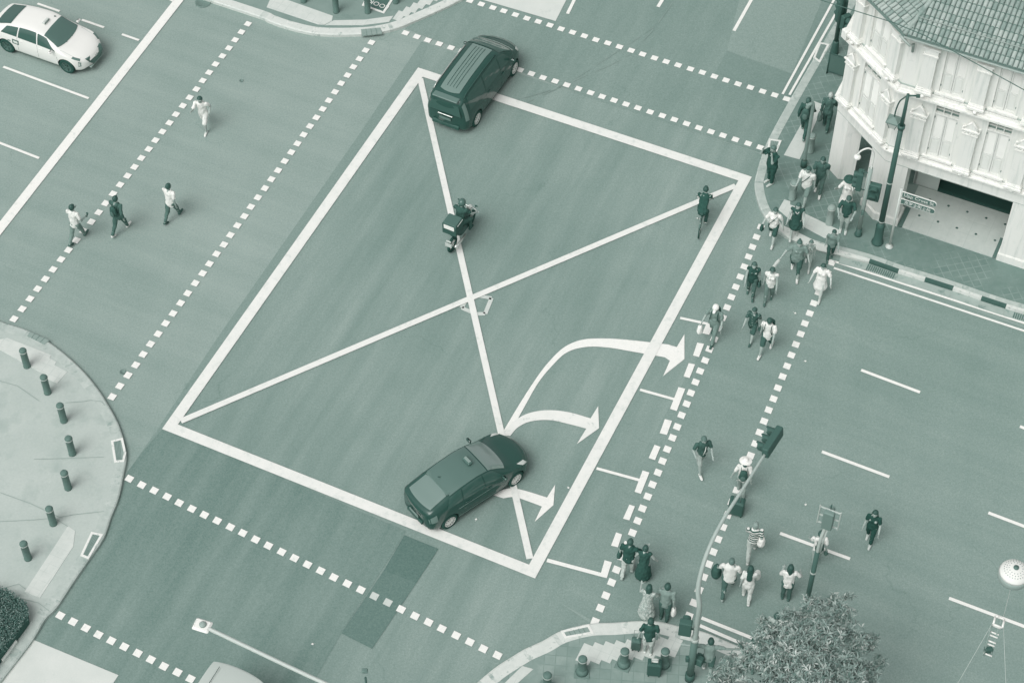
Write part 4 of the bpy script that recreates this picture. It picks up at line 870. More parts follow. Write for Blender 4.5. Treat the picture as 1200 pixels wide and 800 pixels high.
# ---- white liftback taxi
T_ = [(-2.16, .62, .38, .74, .54, .90, .02), (-2.12, .74, .28, .86, .62, 1.00, .02), (-1.95, .82, .22, .93, .66, 1.06, .025), (-1.6, .87, .19, .95, .64, 1.16, .04), (-1.15, .885, .18, .95, .62, 1.29, .05), (-.6, .885, .18, .94, .62, 1.38, .06), (-.1, .885, .18, .93, .62, 1.41, .06),
      (.35, .885, .18, .92, .62, 1.34, .06), (.75, .885, .18, .91, .66, 1.16, .07), (1.15, .88, .18, .90, .73, .97, .06), (1.4, .87, .19, .87, .74, .89, .06), (1.75, .84, .20, .80, .69, .82, .05), (2.0, .76, .22, .72, .60, .74, .04), (2.14, .64, .28, .62, .50, .65, .03), (2.20, .50, .34, .52, .38, .55, .02)]
def liftback(t, sh):
    side_common(t, sh, PW, [(.15, .95, .12, .52, 4.1, 4.92), (-.75, .1, -.7, .07, 4.1, 4.92), (-1.55, -.8, -1.3, -.75, 4.12, 4.88)], [(1.0, .6), (.12, .1), (-.80, -.75)], [.28, -.62])
    b = MB(); sh.top(b, lambda t_: .38, lambda t_: 1.14-.15*t_*t_, .97, .006, glassy('windscreen_glass', .12, .08, 1.7)); b.build('windscreen', t)
    b = MB(); sh.top(b, lambda t_: -1.9+.04*t_*t_, lambda t_: -1.18, .84, .008, GL); b.build('rear_window', t)
    b = MB(); b.box((.10, -.02, 1.50), (.12, .34, .10), mat('taxi_sign', .8, rough=.4), None, .03); root = b.build('roof_sign', t); b = MB(); b.box((.165, -.02, 1.50), (.006, .30, .08), mat('sign_front', .5)); b.build('sign_face', root)
    b = MB(); b.box((.22, .42, 1.435), (.07, .05, .02), TRIMB, None, .006); b.build('antenna', t)
    for sd in (1, -1):
        b = MB(); sh.patch(b, 1.70, 2.08, 4.0, 4.95, sd, .012, mat('headlamp_dark', .22, rough=.15, spec=.6), 8, 3, 1.68, 2.0); b.build('headlight', t)
        b = MB(); sh.patch(b, -2.12, -1.86, 3.4, 4.4, sd, .010, LAMPR, 6, 4); b.build('tail_light', t)
        b = MB(); sh.patch(b, 2.02, 2.11, 2.6, 3.7, sd, .012, mat('fog_vent', .3, rough=.5), 3, 5); b.build('fog_light', t)
        b = MB(); sh.patch(b, 2.035, 2.09, 2.85, 3.5, sd, .018, LAMPW, 2, 4); b.build('fog_light', t)
        mirror(t, .84, .86, .98, PW, sd)
        b = MB(); sh.patch(b, -1.02, -.72, 3.05, 3.7, sd, .008, mat('decal_dark', .12, rough=.4), 5, 4); q = b.build('door_decal', t); b = MB(); sh.patch(b, -.97, -.77, 3.2, 3.55, sd, .012, mat('decal_pale', .85, rough=.4), 4, 3); b.build('decal_mark', q)
        b = MB(); sh.patch(b, -1.24, -1.1, 3.2, 3.4, sd, .008, mat('decal_mid', .4, rough=.4), 5, 4); b.build('door_decal', t)
        seam_line(sh, t, [(1.12, 5.0), (1.6, 5.1), (1.98, 5.3)], sd, mat('seam_grey', .55), 'bonnet_seam', .005)
    b = MB(); vs = []
    P = [(2.10, -.50, .70), (2.10, .50, .70), (2.225, .42, .52), (2.225, .24, .34), (2.225, -.24, .34), (2.225, -.42, .52)]
    vs = [Vector(p) for p in P]+[Vector(p)-Vector((.12, 0, 0)) for p in P]; b.add(vs, [(5, 4, 3, 2, 1, 0)]+[(i, (i+1) % 6, (i+1) % 6+6, i+6) for i in range(6)], mat('grille_mesh', .16, rough=.5, fine=.2, fscale=40)); q = b.build('grille', t)
    b = MB(); b.box((2.20, 0, .58), (.03, .15, .08), CHR, None, .003); b.build('badge', q)
    b = MB(); b.box((2.17, 0, .29), (.10, .9, .05), mat('lip_grey', .45, rough=.4), None, .015); b.build('bumper_lip', t)
    for y in (-.28, .1): b = MB(); b.tube([(1.14, y, 1.035), (1.0, y+.32, 1.09)], .010, TRIMB, 5); b.build('wiper', t)
    for sd in (1, -1):
        b = MB(); b.ball((.35, sd*.34, 1.0), (.1, .15, .2), mat('seat_pale', .5), 8, 6); b.build('headrest', t)
car('hatchback_taxi', 'dark hatchback taxi with small roof sign turning across the box corner', 'car', (529, 618), (605, 569), 2.70, 1.75, H, PB, .315, hatch, sc=.93, steer=R(4))
car('people_carrier', 'black people carrier with ribbed glass roof driving over the far box line', 'car', (560, 146), (602.5, 88.5), 2.95, 1.77, M_, PB, .33, mpv, sc=.97)
car('liftback_taxi', 'white liftback taxi waiting behind the stop line', 'car', (9.5, 62), (79, 86.5), 2.72, 1.77, T_, PW, .325, liftback, sc=.93, spokes=5, rimmat=RIMD)
# van whose roof enters at the lower edge
VR = [(-2.5, .80, .4, 1.1, .74, 1.8, .02), (-2.42, .86, .25, 1.12, .78, 2.0, .03), (-1.5, .88, .2, 1.12, .80, 2.06, .04), (0, .88, .2, 1.1, .80, 2.08, .05), (1.2, .88, .2, 1.08, .80, 2.04, .05), (1.7, .88, .2, 1.05, .78, 1.75, .06), (2.05, .87, .2, 1.0, .78, 1.25, .06), (2.3, .80, .25, .85, .66, .92, .04), (2.4, .66, .32, .7, .5, .75, .02)]
def van(t, sh):
    side_common(t, sh, PVAN, [(.95, 1.85, .9, 1.5, 4.15, 4.85)], [(1.95, 1.6), (.85, .8)], [1.0])
    b = MB(); sh.top(b, lambda t_: 1.4, lambda t_: 2.0-.1*t_*t_, .93, .006, GL); b.build('windscreen', t)
    for sd in (1, -1): mirror(t, 1.75, .86, 1.25, TRIMB, sd)
    b = MB(); b.tube([(-2.2, -.5, 2.13), (1.0, -.5, 2.13)], .008, SEAM, 4); b.build('roof_seam', t)
rc = G(252, 766, 2.1)+U*.82; rc.z = 0
car('delivery_van', 'pale grey van whose roof enters at the lower picture edge below the street light', 'van', (286, 892), (349, 806), 2.9, 1.78, VR, PVAN, .33, van, sc=1.0, place=(rc-V*2.5, AU-math.pi/2))
# ================================================================ PEOPLE
EYE = mat('eye_dark', .02, rough=.4); LIP = mat('lip', .34, rough=.6)
def cloth(t, pr=''): t = round(t, 2); return mat('cloth_%d' % round(t*100), t, rough=.95, spec=.08, var=.03, scale=5, bump=.2, bscale=40)
def skin(t): return mat('skin_%d' % round(t*100), t, rough=.6, var=.02, scale=10)
def hairm(t): return mat('hair_%d' % round(t*100), t, rough=.5, spec=.4, var=.03, scale=30, bump=.4, bscale=90)
def striped(t0, t1):
    m = bpy.data.materials.new('striped_cloth'); m.use_nodes = True; n = m.node_tree; b = n.nodes['Principled BSDF']; L = n.links.new; b.inputs['Roughness'].default_value = .9
    tc = n.nodes.new('ShaderNodeTexCoord'); sp = n.nodes.new('ShaderNodeSeparateXYZ'); L(tc.outputs['Object'], sp.inputs[0]); mu = n.nodes.new('ShaderNodeMath'); mu.operation = 'PINGPONG'; L(sp.outputs['Z'], mu.inputs[0]); mu.inputs[1].default_value = .045
    gt = n.nodes.new('ShaderNodeMath'); gt.operation = 'GREATER_THAN'; L(mu.outputs[0], gt.inputs[0]); gt.inputs[1].default_value = .026
    mr = n.nodes.new('ShaderNodeMapRange'); L(gt.outputs[0], mr.inputs[0]); mr.inputs[3].default_value = t0; mr.inputs[4].default_value = t1; L(tone_ramp(n, mr.outputs[0]), b.inputs['Base Color']); return m
def printed(name, t0, t1, sc=14, th=.56):
    return mat(name, t0, rough=.9, wear=(t1, sc, th, th+.05))
def legs_pose(kind, a=0):
    # (thigh, knee) for left, right in degrees
    return {'walkL': ((24, 6), (-16, 22)), 'walkR': ((-16, 22), (24, 6)), 'stand': ((2, 2), (-2, 2)), 'runL': ((38, 40), (-14, 78)), 'runR': ((-14, 78), (38, 40)), 'stepL': ((14, 6), (-9, 12)), 'stepR': ((-9, 12), (14, 6))}[kind]
def person(label, px, py, face, H=1.68, pose='stand', top=.9, bot=.1, hair_t=.03, sk=.55, shoes=.85, sleeves='short', legs='long', skirt=None, hair='short', build=1.0, arms=None, lean=3, hat=None, lookdown=8, group=None, apron=None, sit=None, kids=False, loc=None, yaw=None, cat='person', hand_tilt=0, turn=0):
    """face: picture direction walked towards. arms: ((swing, abduct, elbow, inward) left, right)"""
    w = G(px, py, 0) if loc is None else Vector(loc)
    if loc is None and py < 303 and px > 884 and (px > 905 or py < 222): w = G(px, py, ZP)
    if loc is None and px > 590 and py > 752: w = G(px, py, ZP)
    if yaw is None: q = G(px+face[0]*6, py+face[1]*6, w.z)-G(px, py, w.z); yaw = math.atan2(q.y, q.x)
    t = thing('person', label, cat, w, yaw, group)
    k = H; female = build < 0; bw = abs(build)
    sh_w = (.108 if female else .120)*k*(.5+.5*bw); hip_w = .052*k*(.6+.4*bw)
    LP = sit['legs'] if sit else legs_pose(pose); ln = R(sit['lean'] if sit else lean)
    sp = [0, 0]; foot_ang = [0, 0]
    hip = []; knee = []; ank = []
    for i, sg in enumerate((1, -1)):
        th, kn = LP[i]; splay = sit.get('splay', .0) if sit else 0
        h0 = Vector((0, sg*hip_w, .50*k)); a1 = R(th); a2 = R(th-kn)
        kk = h0+Vector((math.sin(a1), sg*splay, -math.cos(a1))).normalized()*.235*k; an = kk+Vector((math.sin(a2), -sg*.0, -math.cos(a2)))*.235*k
        hip.append(h0); knee.append(kk); ank.append(an); foot_ang[i] = R(max(min((th-kn)*.8, 10), -70))
    toes = []
    for i in (0, 1):
        fa = foot_ang[i]; f = Vector((math.cos(fa), 0, math.sin(fa))); toes.append(ank[i]+f*.10*k+Vector((0, 0, -.028*k)).copy())
    low = min(min(a.z for a in ank)-.042*k, min(p.z for p in toes)-.012*k)
    dz = -low if not sit else sit['z']-.50*k
    D_ = Vector((0, 0, dz))
    for L_ in (hip, knee, ank, toes):
        for i in (0, 1): L_[i] = L_[i]+D_
    tw = R(turn)
    def up(r, x=0, y=0): return Vector((math.sin(ln)*r+x*math.cos(ln), y, .50*k+math.cos(ln)*r-x*math.sin(ln)))+D_
    arms = arms or (((-20, 7, 24, 0), (20, 7, 24, 0)) if pose.endswith('L') else ((20, 7, 24, 0), (-20, 7, 24, 0)))
    S_, E_, W_2, H_ = [], [], [], []
    for i, sg in enumerate((1, -1)):
        s0 = up(.308*k, 0, sg*sh_w*.93); a, ab, el, inn = arms[i]; a, ab, el = R(a)+ln*.5, R(ab), R(el)
        d1 = Vector((math.sin(a)*math.cos(ab), sg*math.sin(ab), -math.cos(a)*math.cos(ab))).normalized()
        d2 = Vector((math.sin(a+el)*math.cos(ab), sg*(math.sin(ab)*.6-inn), -math.cos(a+el)*math.cos(ab))).normalized()
        e = s0+d1*.172*k; wv = e+d2*.150*k; S_.append(s0); E_.append(e); W_2.append(wv); H_.append(d2)
    headc = up(.428*k, .012*k); ld = R(lookdown); hf = Vector((math.cos(ld), 0, -math.sin(ld))); hu = Vector((math.sin(ld), 0, math.cos(ld)))
    if turn: M3 = Matrix.Rotation(tw, 3, 'Z'); hf = M3 @ hf; hu = M3 @ hu
    hs_ = hu.cross(hf)
    # ---- one continuous body
    b = MB(); f = .9+.1*bw; F_ = bw
    b.capsule(up(-.01*k), up(.12*k), .088*k*F_, .074*k*F_, None, 14, (0, 1, 0), .72); b.capsule(up(.12*k), up(.27*k), .076*k*F_, .092*k*(.5+.5*F_), None, 14, (0, 1, 0), .62)
    b.capsule(up(.285*k, 0, -sh_w*.8), up(.285*k, 0, sh_w*.8), .034*k, .034*k, None, 10)
    if female: 
        for sg in (1, -1): b.ball(up(.235*k, .055*k, sg*.042*k), .036*k)
    b.capsule(up(.30*k), up(.375*k, .004*k), .036*k, .030*k)
    b.ball(headc, (.060*k, .050*k, .070*k), None, 16, 12, Matrix((hf, hs_, hu)).transposed()); b.ball(headc+hf*.022*k-hu*.036*k, (.034*k, .034*k, .030*k), None, 12, 8)
    b.capsule(headc+hf*.056*k+hu*.002*k, headc+hf*.066*k-hu*.014*k, .006*k, .009*k, None, 8)
    for sg in (1, -1): b.ball(headc+hs_*sg*.050*k-hu*.006*k, (.012*k, .007*k, .018*k), None, 8, 6)
    for i, sg in enumerate((1, -1)):
        b.capsule(hip[i]+Vector((0, 0, .0)), knee[i], .054*k*F_, .033*k*(.6+.4*F_)); b.capsule(knee[i], knee[i].lerp(ank[i], .4), .032*k*(.6+.4*F_), .034*k*(.6+.4*F_)); b.capsule(knee[i].lerp(ank[i], .4), ank[i], .033*k*(.6+.4*F_), .021*k)
        b.capsule(ank[i]+(toes[i]-ank[i])*.0-Vector((.012*k, 0, .012*k)), toes[i], .024*k, .017*k)
        b.capsule(S_[i], E_[i], .028*k*(.6+.4*F_), .023*k); b.capsule(E_[i], W_2[i], .0245*k, .0165*k)
        # hand: palm, thumb and four unequal curled fingers
        d = H_[i].normalized(); side = Vector((0, 1, 0)) if abs(d.y) < .9 else Vector((1, 0, 0)); wd = (Vector((1, 0, 0))-d*d.x) 
        if wd.length < .2: wd = Vector((0, 0, 1))-d*d.z
        wd.normalize(); nn = d.cross(wd).normalized()*(-sg)
        p0 = W_2[i]; b.capsule(p0, p0+d*.046*k, .016*k, .021*k, None, 10, wd, .55)
        for j, (o_, L1) in enumerate(((.0165, .036), (.0055, .041), (-.0055, .038), (-.0165, .029))):
            r0 = p0+d*.052*k+wd*o_*k; m_ = r0+d*L1*.55*k+nn*.004*k; e_ = m_+(d*.75+nn*.6).normalized()*L1*.5*k; b.capsule(r0-d*.01*k, m_, .0056*k, .0052*k, None, 6, k=2); b.capsule(m_, e_, .0052*k, .0045*k, None, 6, k=2)
        r0 = p0+d*.020*k+wd*.018*k; m_ = r0+(d*.6+wd*.7).normalized()*.024*k; b.capsule(r0, m_, .0072*k, .0062*k, None, 6, k=2); b.capsule(m_, m_+(d*.9+nn*.4).normalized()*.02*k, .0062*k, .005*k, None, 6, k=2)
    sm = skin(sk)
    def face_post(me):
        me.materials.append(EYE); me.materials.append(LIP)
        for p in me.polygons:
            c = p.center-headc; x, y, z = c.dot(hf), c.dot(hs_), c.dot(hu)
            if x > .035*k:
                if abs(abs(y)-.021*k) < .0085*k and abs(z-.004*k) < .0055*k: p.material_index = 1
                elif abs(y) < .015*k and abs(z+.033*k) < .005*k: p.material_index = 2
    fuse(b, .0115, sm, 'body', t, 1, post=face_post)
    # ---- hair
    hm = hairm(hair_t)
    if hair != 'bald':
        b = MB(); Mh = Matrix((hf, hs_, hu)).transposed(); b.ball(headc-hf*.013*k+hu*.012*k, (.062*k, .057*k, .068*k), None, 16, 10, Mh); b.ball(headc+hf*.018*k+hu*.046*k, (.034*k, .040*k, .022*k), None, 12, 8, Mh)
        if hair in ('long', 'bob', 'verylong'):
            e = {'long': .12, 'bob': .05, 'verylong': .22}[hair]
            b.capsule(headc-hf*.035*k, headc-hf*(.055 if e < .2 else .085)*k-Vector((0, 0, e*k)), .052*k, .042*k if e < .2 else .055*k, None, 12, hs_, .55)
            for sg in (1, -1): b.capsule(headc+hs_*sg*.046*k-hf*.01*k, headc+hs_*sg*.05*k-hf*.03*k-Vector((0, 0, e*.7*k)), .018*k, .016*k, None, 8)
        if hair == 'pony': b.capsule(headc-hf*.065*k+hu*.02*k, headc-hf*.10*k-Vector((0, 0, .09*k)), .024*k, .014*k)
        if hair == 'bun': b.ball(headc-hf*.07*k+hu*.03*k, .027*k)
        def cutface(me):
            bm = bmesh.new(); bm.from_mesh(me); rm = [v for v in bm.verts if (v.co-headc).dot(hf) > .030*k and (v.co-headc).dot(hu) < .036*k]; bmesh.ops.delete(bm, geom=rm, context='VERTS'); bm.to_mesh(me); bm.free()
        fuse(b, .012, hm, 'hair', t, 1, .004, 30, cutface)
    # ---- clothes
    tm = top if isinstance(top, bpy.types.Material) else cloth(top); bm_ = bot if isinstance(bot, bpy.types.Material) else cloth(bot); g = .013*k
    b = MB(); hem = -.02*k if skirt != 'dress' else -.02*k
    b.capsule(up(hem), up(.12*k), .088*k*F_+g, .078*k*F_+g, None, 16, (0, 1, 0), .76); b.capsule(up(.12*k), up(.262*k), .079*k*F_+g, .094*k*(.5+.5*F_)+g*.7, None, 16, (0, 1, 0), .66)
    b.capsule(up(.283*k, 0, -sh_w*.8), up(.283*k, 0, sh_w*.8), .034*k+g*.5, .034*k+g*.5, None, 10)
    if female:
        for sg in (1, -1): b.ball(up(.232*k, .058*k, sg*.042*k), .038*k)
    for i in (0, 1):
        if sleeves == 'short': b.capsule(S_[i], S_[i].lerp(E_[i], .68), .029*k*(.6+.4*F_)+g*.5, .029*k*(.7+.3*F_)+g*.6)
        elif sleeves == 'long': b.capsule(S_[i], E_[i], .030*k*(.6+.4*F_)+g*.5, .027*k+g*.4); b.capsule(E_[i], E_[i].lerp(W_2[i], .92), .029*k+g*.4, .023*k+g*.2)
        elif sleeves == 'none': b.ball(S_[i]+Vector((0, 0, .0)), .034*k*(.6+.4*F_)+g*.3)
    if skirt == 'dress':
        b.capsule(up(-.0*k), up(-.14*k)-Vector((0, 0, .03*k)), .10*k*F_, .135*k*F_, None, 18, (0, 1, 0), .85)
        if legs == 'longdress': b.capsule(up(-.14*k), Vector((0, 0, .16*k+0)), .13*k*F_, .155*k*F_, None, 18, (0, 1, 0), .85)
    fuse(b, .016, tm, 'dress' if skirt == 'dress' else 'shirt', t, 1, .022, 12)
    if skirt and skirt != 'dress':
        b = MB(); L_ = {'short': .18, 'mid': .27, 'long': .38}[skirt]; b.capsule(up(.03*k), up(-L_*.5*k), .092*k*F_, .115*k*F_, None, 18, (0, 1, 0), .8); b.capsule(up(-L_*.5*k), Vector((up(0).x*.5, 0, max(.50*k-L_*k+dz, .14*k))), .115*k*F_, .135*k*F_, None, 18, (0, 1, 0), .85)
        fuse(b, .016, bm_, 'skirt', t, 2, .014, 12)
    if skirt is None or skirt == 'dress' and legs in ('long',):
        b = MB(); b.capsule(up(-.01*k), up(.045*k), .088*k*F_+g*.4, .083*k*F_+g*.3, None, 14, (0, 1, 0), .74)
        for i in (0, 1):
            e = g*.8; b.capsule(hip[i], hip[i].lerp(knee[i], .97 if legs == 'short' else 1), .055*k*F_+e*.6, .040*k*(.6+.4*F_)+(e if legs == 'short' else e*.6))
            if legs == 'long': b.capsule(knee[i], knee[i].lerp(ank[i], .93), .037*k*(.6+.4*F_)+e*.6, .029*k+e*.4)
            if legs == 'crop': b.capsule(knee[i], knee[i].lerp(ank[i], .55), .035*k*(.6+.4*F_)+e*.5, .034*k+e*.4)
        fuse(b, .016, bm_, 'shorts' if legs == 'short' else 'trousers', t, 1, .018, 13)
    so_ = cloth(shoes)
    for i in (0, 1):
        b = MB(); a0 = ank[i]+Vector((-.02*k, 0, -.018*k)); b.capsule(a0, toes[i]+(toes[i]-a0).normalized()*.006*k, .029*k, .024*k, None, 10, (0, 1, 0), .9); fuse(b, .014, so_, 'shoe', t, 1)
    if hat:
        kind, ht = hat; hm2 = cloth(ht); Mh = Matrix((hf, hs_, hu)).transposed()
        b = MB(); b.ball(headc-hf*.004*k+hu*.030*k, (.068*k, .062*k, .058*k), None, 16, 10, Mh)
        if kind == 'cap': b.capsule(headc+hf*.05*k+hu*.03*k, headc+hf*.10*k+hu*.022*k, .034*k, .026*k, None, 12, hs_, .22)
        if kind == 'brim': 
            q_ = MB(); q_.lathe([(.060*k, 0), (.118*k, -.010*k), (.118*k, -.002*k), (.060*k, .014*k)], None, 24); Mb = Matrix.Translation(headc+hu*.032*k) @ Mh.to_4x4(); b.add([Mb @ Vector(v) for v in q_.v], q_.f)
        def cutlow(me):
            bm = bmesh.new(); bm.from_mesh(me); rm = [v for v in bm.verts if (v.co-headc).dot(hu) < .012*k]; bmesh.ops.delete(bm, geom=rm, context='VERTS'); bm.to_mesh(me); bm.free()
        fuse(b, .010, hm2, 'hat', t, 1, post=cutlow)
    if apron == 'straps' or apron == 'strap':
        mt_s = cloth(.04); b = MB()
        if apron == 'strap':
            b.tube([up(.30*k, .05*k, .06*k), up(.22*k, .095*k, .0), up(.08*k, .085*k, -.085*k)], .011*k, mt_s, 6, None, .5); b.build('bag_strap', t)
        else:
            for sg in (1, -1): b = MB(); b.tube([up(.325*k, -.02*k, sg*.062*k), up(.32*k, .05*k, sg*.062*k), up(.22*k, .088*k, sg*.066*k), up(.12*k, .06*k, sg*.088*k)], .014*k, mt_s, 6, None, .5); b.build('bag_strap', t)
    t['_k'] = k
    M = Matrix.Translation(w) @ Matrix.Rotation(yaw, 4, 'Z')
    return dict(t=t, M=M, up=up, W=[p.copy() for p in W_2], H=H_, k=k, yaw=yaw, head=headc, hf=hf, hu=hu, hs=hs_, w=w, ank=ank, hand=[W_2[i]+H_[i]*.06*k for i in (0, 1)])
def backpack(P, label, tone=.05, sz=1.0):
    k = P['k']; c = P['M'] @ P['up'](.19*k, -.125*k*sz*.92); t = thing('backpack', label, 'backpack', c, P['yaw'])
    b = MB(); mt = cloth(tone); b.capsule((0, 0, -.08*sz), (0, 0, .12*sz), .135*sz, .115*sz, None, 14, (0, 1, 0), .62); fuse(b, .014, mt, 'pack', t, 2, .012, 12)
    b = MB(); b.capsule((-.09*sz, 0, -.09*sz), (-.09*sz, 0, -.01), .08*sz, .08*sz, None, 10, (0, 1, 0), .4); fuse(b, .014, cloth(min(tone+.1, 1)), 'front_pocket', t, 1)
    b = MB(); b.tube([(0, -.04, .2*sz), (0, 0, .25*sz), (0, .04, .2*sz)], .010, mt, 6); b.build('grab_handle', t)
    for sg in (1, -1): b = MB(); b.tube([(.04, sg*.085, .12*sz), (.13, sg*.095, .20*sz), (.235, sg*.095, .10*sz), (.22, sg*.11, -.06*sz), (.05, sg*.11, -.12*sz)], .016, mt, 6, None, .5); b.build('strap', t)
    return t
def handbag(P, hand, label, tone=.9, size=(.10, .26, .24), drop=.05, name='bag', cat='bag', off=(0, 0, 0), straps=True):
    h = P['M'] @ (P['hand'][hand]+Vector(off)); s = size; t = thing(name, label, cat, h-Vector((0, 0, drop+s[2])), P['yaw']+R(90)*0)
    mt = tone if isinstance(tone, bpy.types.Material) else cloth(tone); b = MB(); b.capsule((0, 0, s[2]*.3), (0, 0, s[2]*.72), s[1]*.5, s[1]*.42, None, 14, (1, 0, 0), s[0]/s[1]*1.6); fuse(b, .014, mt, 'bag_body', t, 2, .014, 14)
    if straps: b = MB(); b.tube([(-.07, 0, s[2]*.8), (-.03, 0, s[2]+drop), (.03, 0, s[2]+drop), (.07, 0, s[2]*.8)], .009, mt, 6); b.build('handle', t)
    return t
def suitcase(px, py, label, dirv, tone=.05, h=.62, w=.42, d=.26, z=None, handle=.35, tilt=0, ribs=True, top=None):
    c = G(px, py, z if z is not None else 0); t = thing('suitcase', label, 'suitcase', c, math.atan2(dirv[1], dirv[0])); t.rotation_euler[1] = R(tilt)
    mt = mat('case_%d' % round(tone*100), tone, rough=.45, var=.02); b = MB(); b.box((0, 0, .05+h/2), (d, w, h), mt, None, .05); b.build('shell', t)
    if ribs:
        for k_ in range(5): b = MB(); b.box((d/2+.004, -w*.34+w*.17*k_, .05+h/2), (.012, .02, h*.8), cloth(min(tone+.06, 1)), None, .003); b.build('rib', t)
    b = MB(); b.tube([(-d*.25, -.09, .05+h), (-d*.25, -.09, .05+h+handle), (-d*.25, .09, .05+h+handle), (-d*.25, .09, .05+h)], .009, mat('case_handle', .6, rough=.3, metal=.4), 6); b.build('handle', t)
    for x in (-1, 1):
        for y in (-1, 1): b = MB(); b.tube([(x*(d/2-.04), y*(w/2-.05)-.015, .03), (x*(d/2-.04), y*(w/2-.05)+.015, .03)], .03, TY, 10); b.build('castor', t)
    if top is not None: b = MB(); b.box((d*.1, 0, .05+h+.03), (d*.5, w*.5, .05), cloth(top), None, .02); b.build('top_pouch', t)
    return t
G1 = 'walkers on the left-hand crossing'; UPR = (.62, -.78); DNL = (-.45, .9)
p = person('running man in white T-shirt and white shorts near the dotted line of the left crossing', 241, 150, (-.35, .94), 1.72, 'runL', .97, .92, .04, .62, .95, 'short', 'short', lean=10, arms=((-35, 14, 85, .1), (35, 14, 80, .2)))
p = person('man in white shirt and dark trousers, right of the walker in dark jacket', 203, 257, UPR, 1.68, 'walkR', .93, .16, .03, .5, .08, 'short', 'long')
handbag(p, 0, 'dark bag hanging at the side of the man in white shirt and dark trousers', .08, (.1, .26, .34), .02)
p = person('man in dark jacket and dark trousers with white shoes on the left crossing', 142, 272, UPR, 1.70, 'walkR', .10, .10, .03, .5, .93, 'long', 'long')
backpack(p, 'dark backpack on the man in dark jacket with white shoes', .06, 1.0)
p = person('man in white T-shirt and grey trousers stepping over the leftmost dotted line', 92, 282, UPR, 1.70, 'walkR', .9, .34, .03, .5, .10, 'short', 'long', arms=((20, 14, 70, .3), (-10, 22, 95, .2)))
b = MB(); q = p['M'] @ (p['hand'][1]); b.box((0, 0, 0), (.02, .075, .15), cloth(.06), None, .006); o = b.build('phone'); o.location = q; o.rotation_euler = (0, R(40), p['yaw']); tag(o, 'dark phone held by the man in white on the leftmost dotted line', 'phone')
# right-hand crossing, walking towards the viewer
p = person('man in white cap and grey shirt with dark straps, stepping over the turning bracket', 835, 397, DNL, 1.74, 'walkL', .36, .33, .05, .55, .08, 'short', 'long', hat=('cap', .95), lookdown=25, apron='straps', arms=((10, 14, 30, 0), (5, 20, 60, .1)))
backpack(p, 'dark backpack on the man in white cap and grey shirt', .1)
handbag(p, 1, 'white carrier bag carried by the man in white cap', .97, (.12, .28, .34), .04, 'carrier_bag')
p = person('boy in black printed T-shirt and black shorts on the right crossing', 880, 396, DNL, 1.55, 'walkL', printed('black_print', .05, .6, 16, .56), .08, .04, .6, .1, 'short', 'short', lookdown=20)
handbag(p, 0, 'small dark pouch in the hand of the boy in black printed T-shirt', .1, (.07, .15, .18), .02, 'pouch', 'pouch')
p = person('man in white T-shirt and black shorts with dark rucksack straps and white shoes', 897, 412, DNL, 1.72, 'walkR', .95, .08, .03, .55, .97, 'short', 'short', lookdown=40, apron='straps', build=1.05)
backpack(p, 'black rucksack worn by the man in white T-shirt and black shorts', .04, 1.05)
p = person('woman in black top and dark trousers with shoulder bag on the right crossing', 879, 346, (-.1, 1), 1.64, 'stepL', .04, .14, .08, .58, .1, 'none', 'long', hair='long', build=-1.1, lookdown=5)
handbag(p, 0, 'dark handbag beside the woman in black top', .08, (.1, .24, .22), .04, 'handbag')
p = person('woman in white sleeveless top and grey trousers on the right crossing', 900, 352, (-.2, 1), 1.64, 'stepR', .93, .30, .06, .55, .15, 'none', 'long', hair='bob', build=-1.05, lookdown=20)
p = person('woman in fluffy white blouse and pale skirt by the outer dotted line', 959, 346, (-.3, .95), 1.60, 'walkL', .99, .93, .04, .72, .8, 'short', 'short', skirt='short', hair='bob', build=-1.1, lookdown=15, arms=((10, 30, 60, .1), (0, 22, 40, 0)))
p = person('large woman in grey top and dark leggings just off the corner kerb', 931, 321, (-.1, 1), 1.70, 'walkL', .38, .08, .10, .62, .95, 'short', 'crop', build=-1.35, hair='bun', lookdown=12, arms=((5, 25, 25, 0), (8, 40, 10, 0)))
h = p['M'] @ p['hand'][1]; t = thing('umbrella', 'folded pale umbrella held out by the large woman in grey top', 'umbrella', h, p['yaw']); d_ = Vector((.10, -.22, -.45)).normalized(); b = MB(); b.tube([d_*.05, d_*.25, d_*.5, d_*.62], [.045, .06, .04, .012], cloth(.8), 10); b.build('canopy', t); b = MB(); b.tube([d_*-.08, d_*.66], .009, cloth(.3), 6); b.build('shaft', t)
p = person('small girl in patterned top and bare legs beside the large woman', 946, 312, (-.15, 1), 1.32, 'walkL', printed('pattern_top', .45, .8, 18, .5), .55, .2, .66, .85, 'none', 'short', hair='bob', build=-.9)
p = person('boy in grey T-shirt and black trousers at the kerb end of the double lines', 972, 301, (-.05, 1), 1.42, 'stepR', .34, .06, .03, .5, .1, 'short', 'long', loc=G(972, 303, .0))
p = person('woman in white T-shirt with cross strap and black shorts stepping off the kerb', 904, 281, (-.3, .95), 1.64, 'walkL', .97, .06, .08, .66, .85, 'short', 'short', apron='strap', build=-1.05, hair='pony', lookdown=10, arms=((-10, 20, 20, 0), (10, 25, 30, 0)), loc=G(904, 282, 0))
handbag(p, 1, 'black bag at the hip of the woman in white T-shirt with cross strap', .05, (.09, .22, .2), .0, 'handbag', off=(0, .04, .12))
p = person('woman in black dress with pale necklace stepping off the corner', 930, 276, (-.2, 1), 1.64, 'stepR', .05, .05, .06, .66, .75, 'none', 'none', skirt='dress', hair='long', build=-1.1, arms=((10, 16, 40, .1), (5, 14, 35, 0)), loc=G(930, 277, ZP))
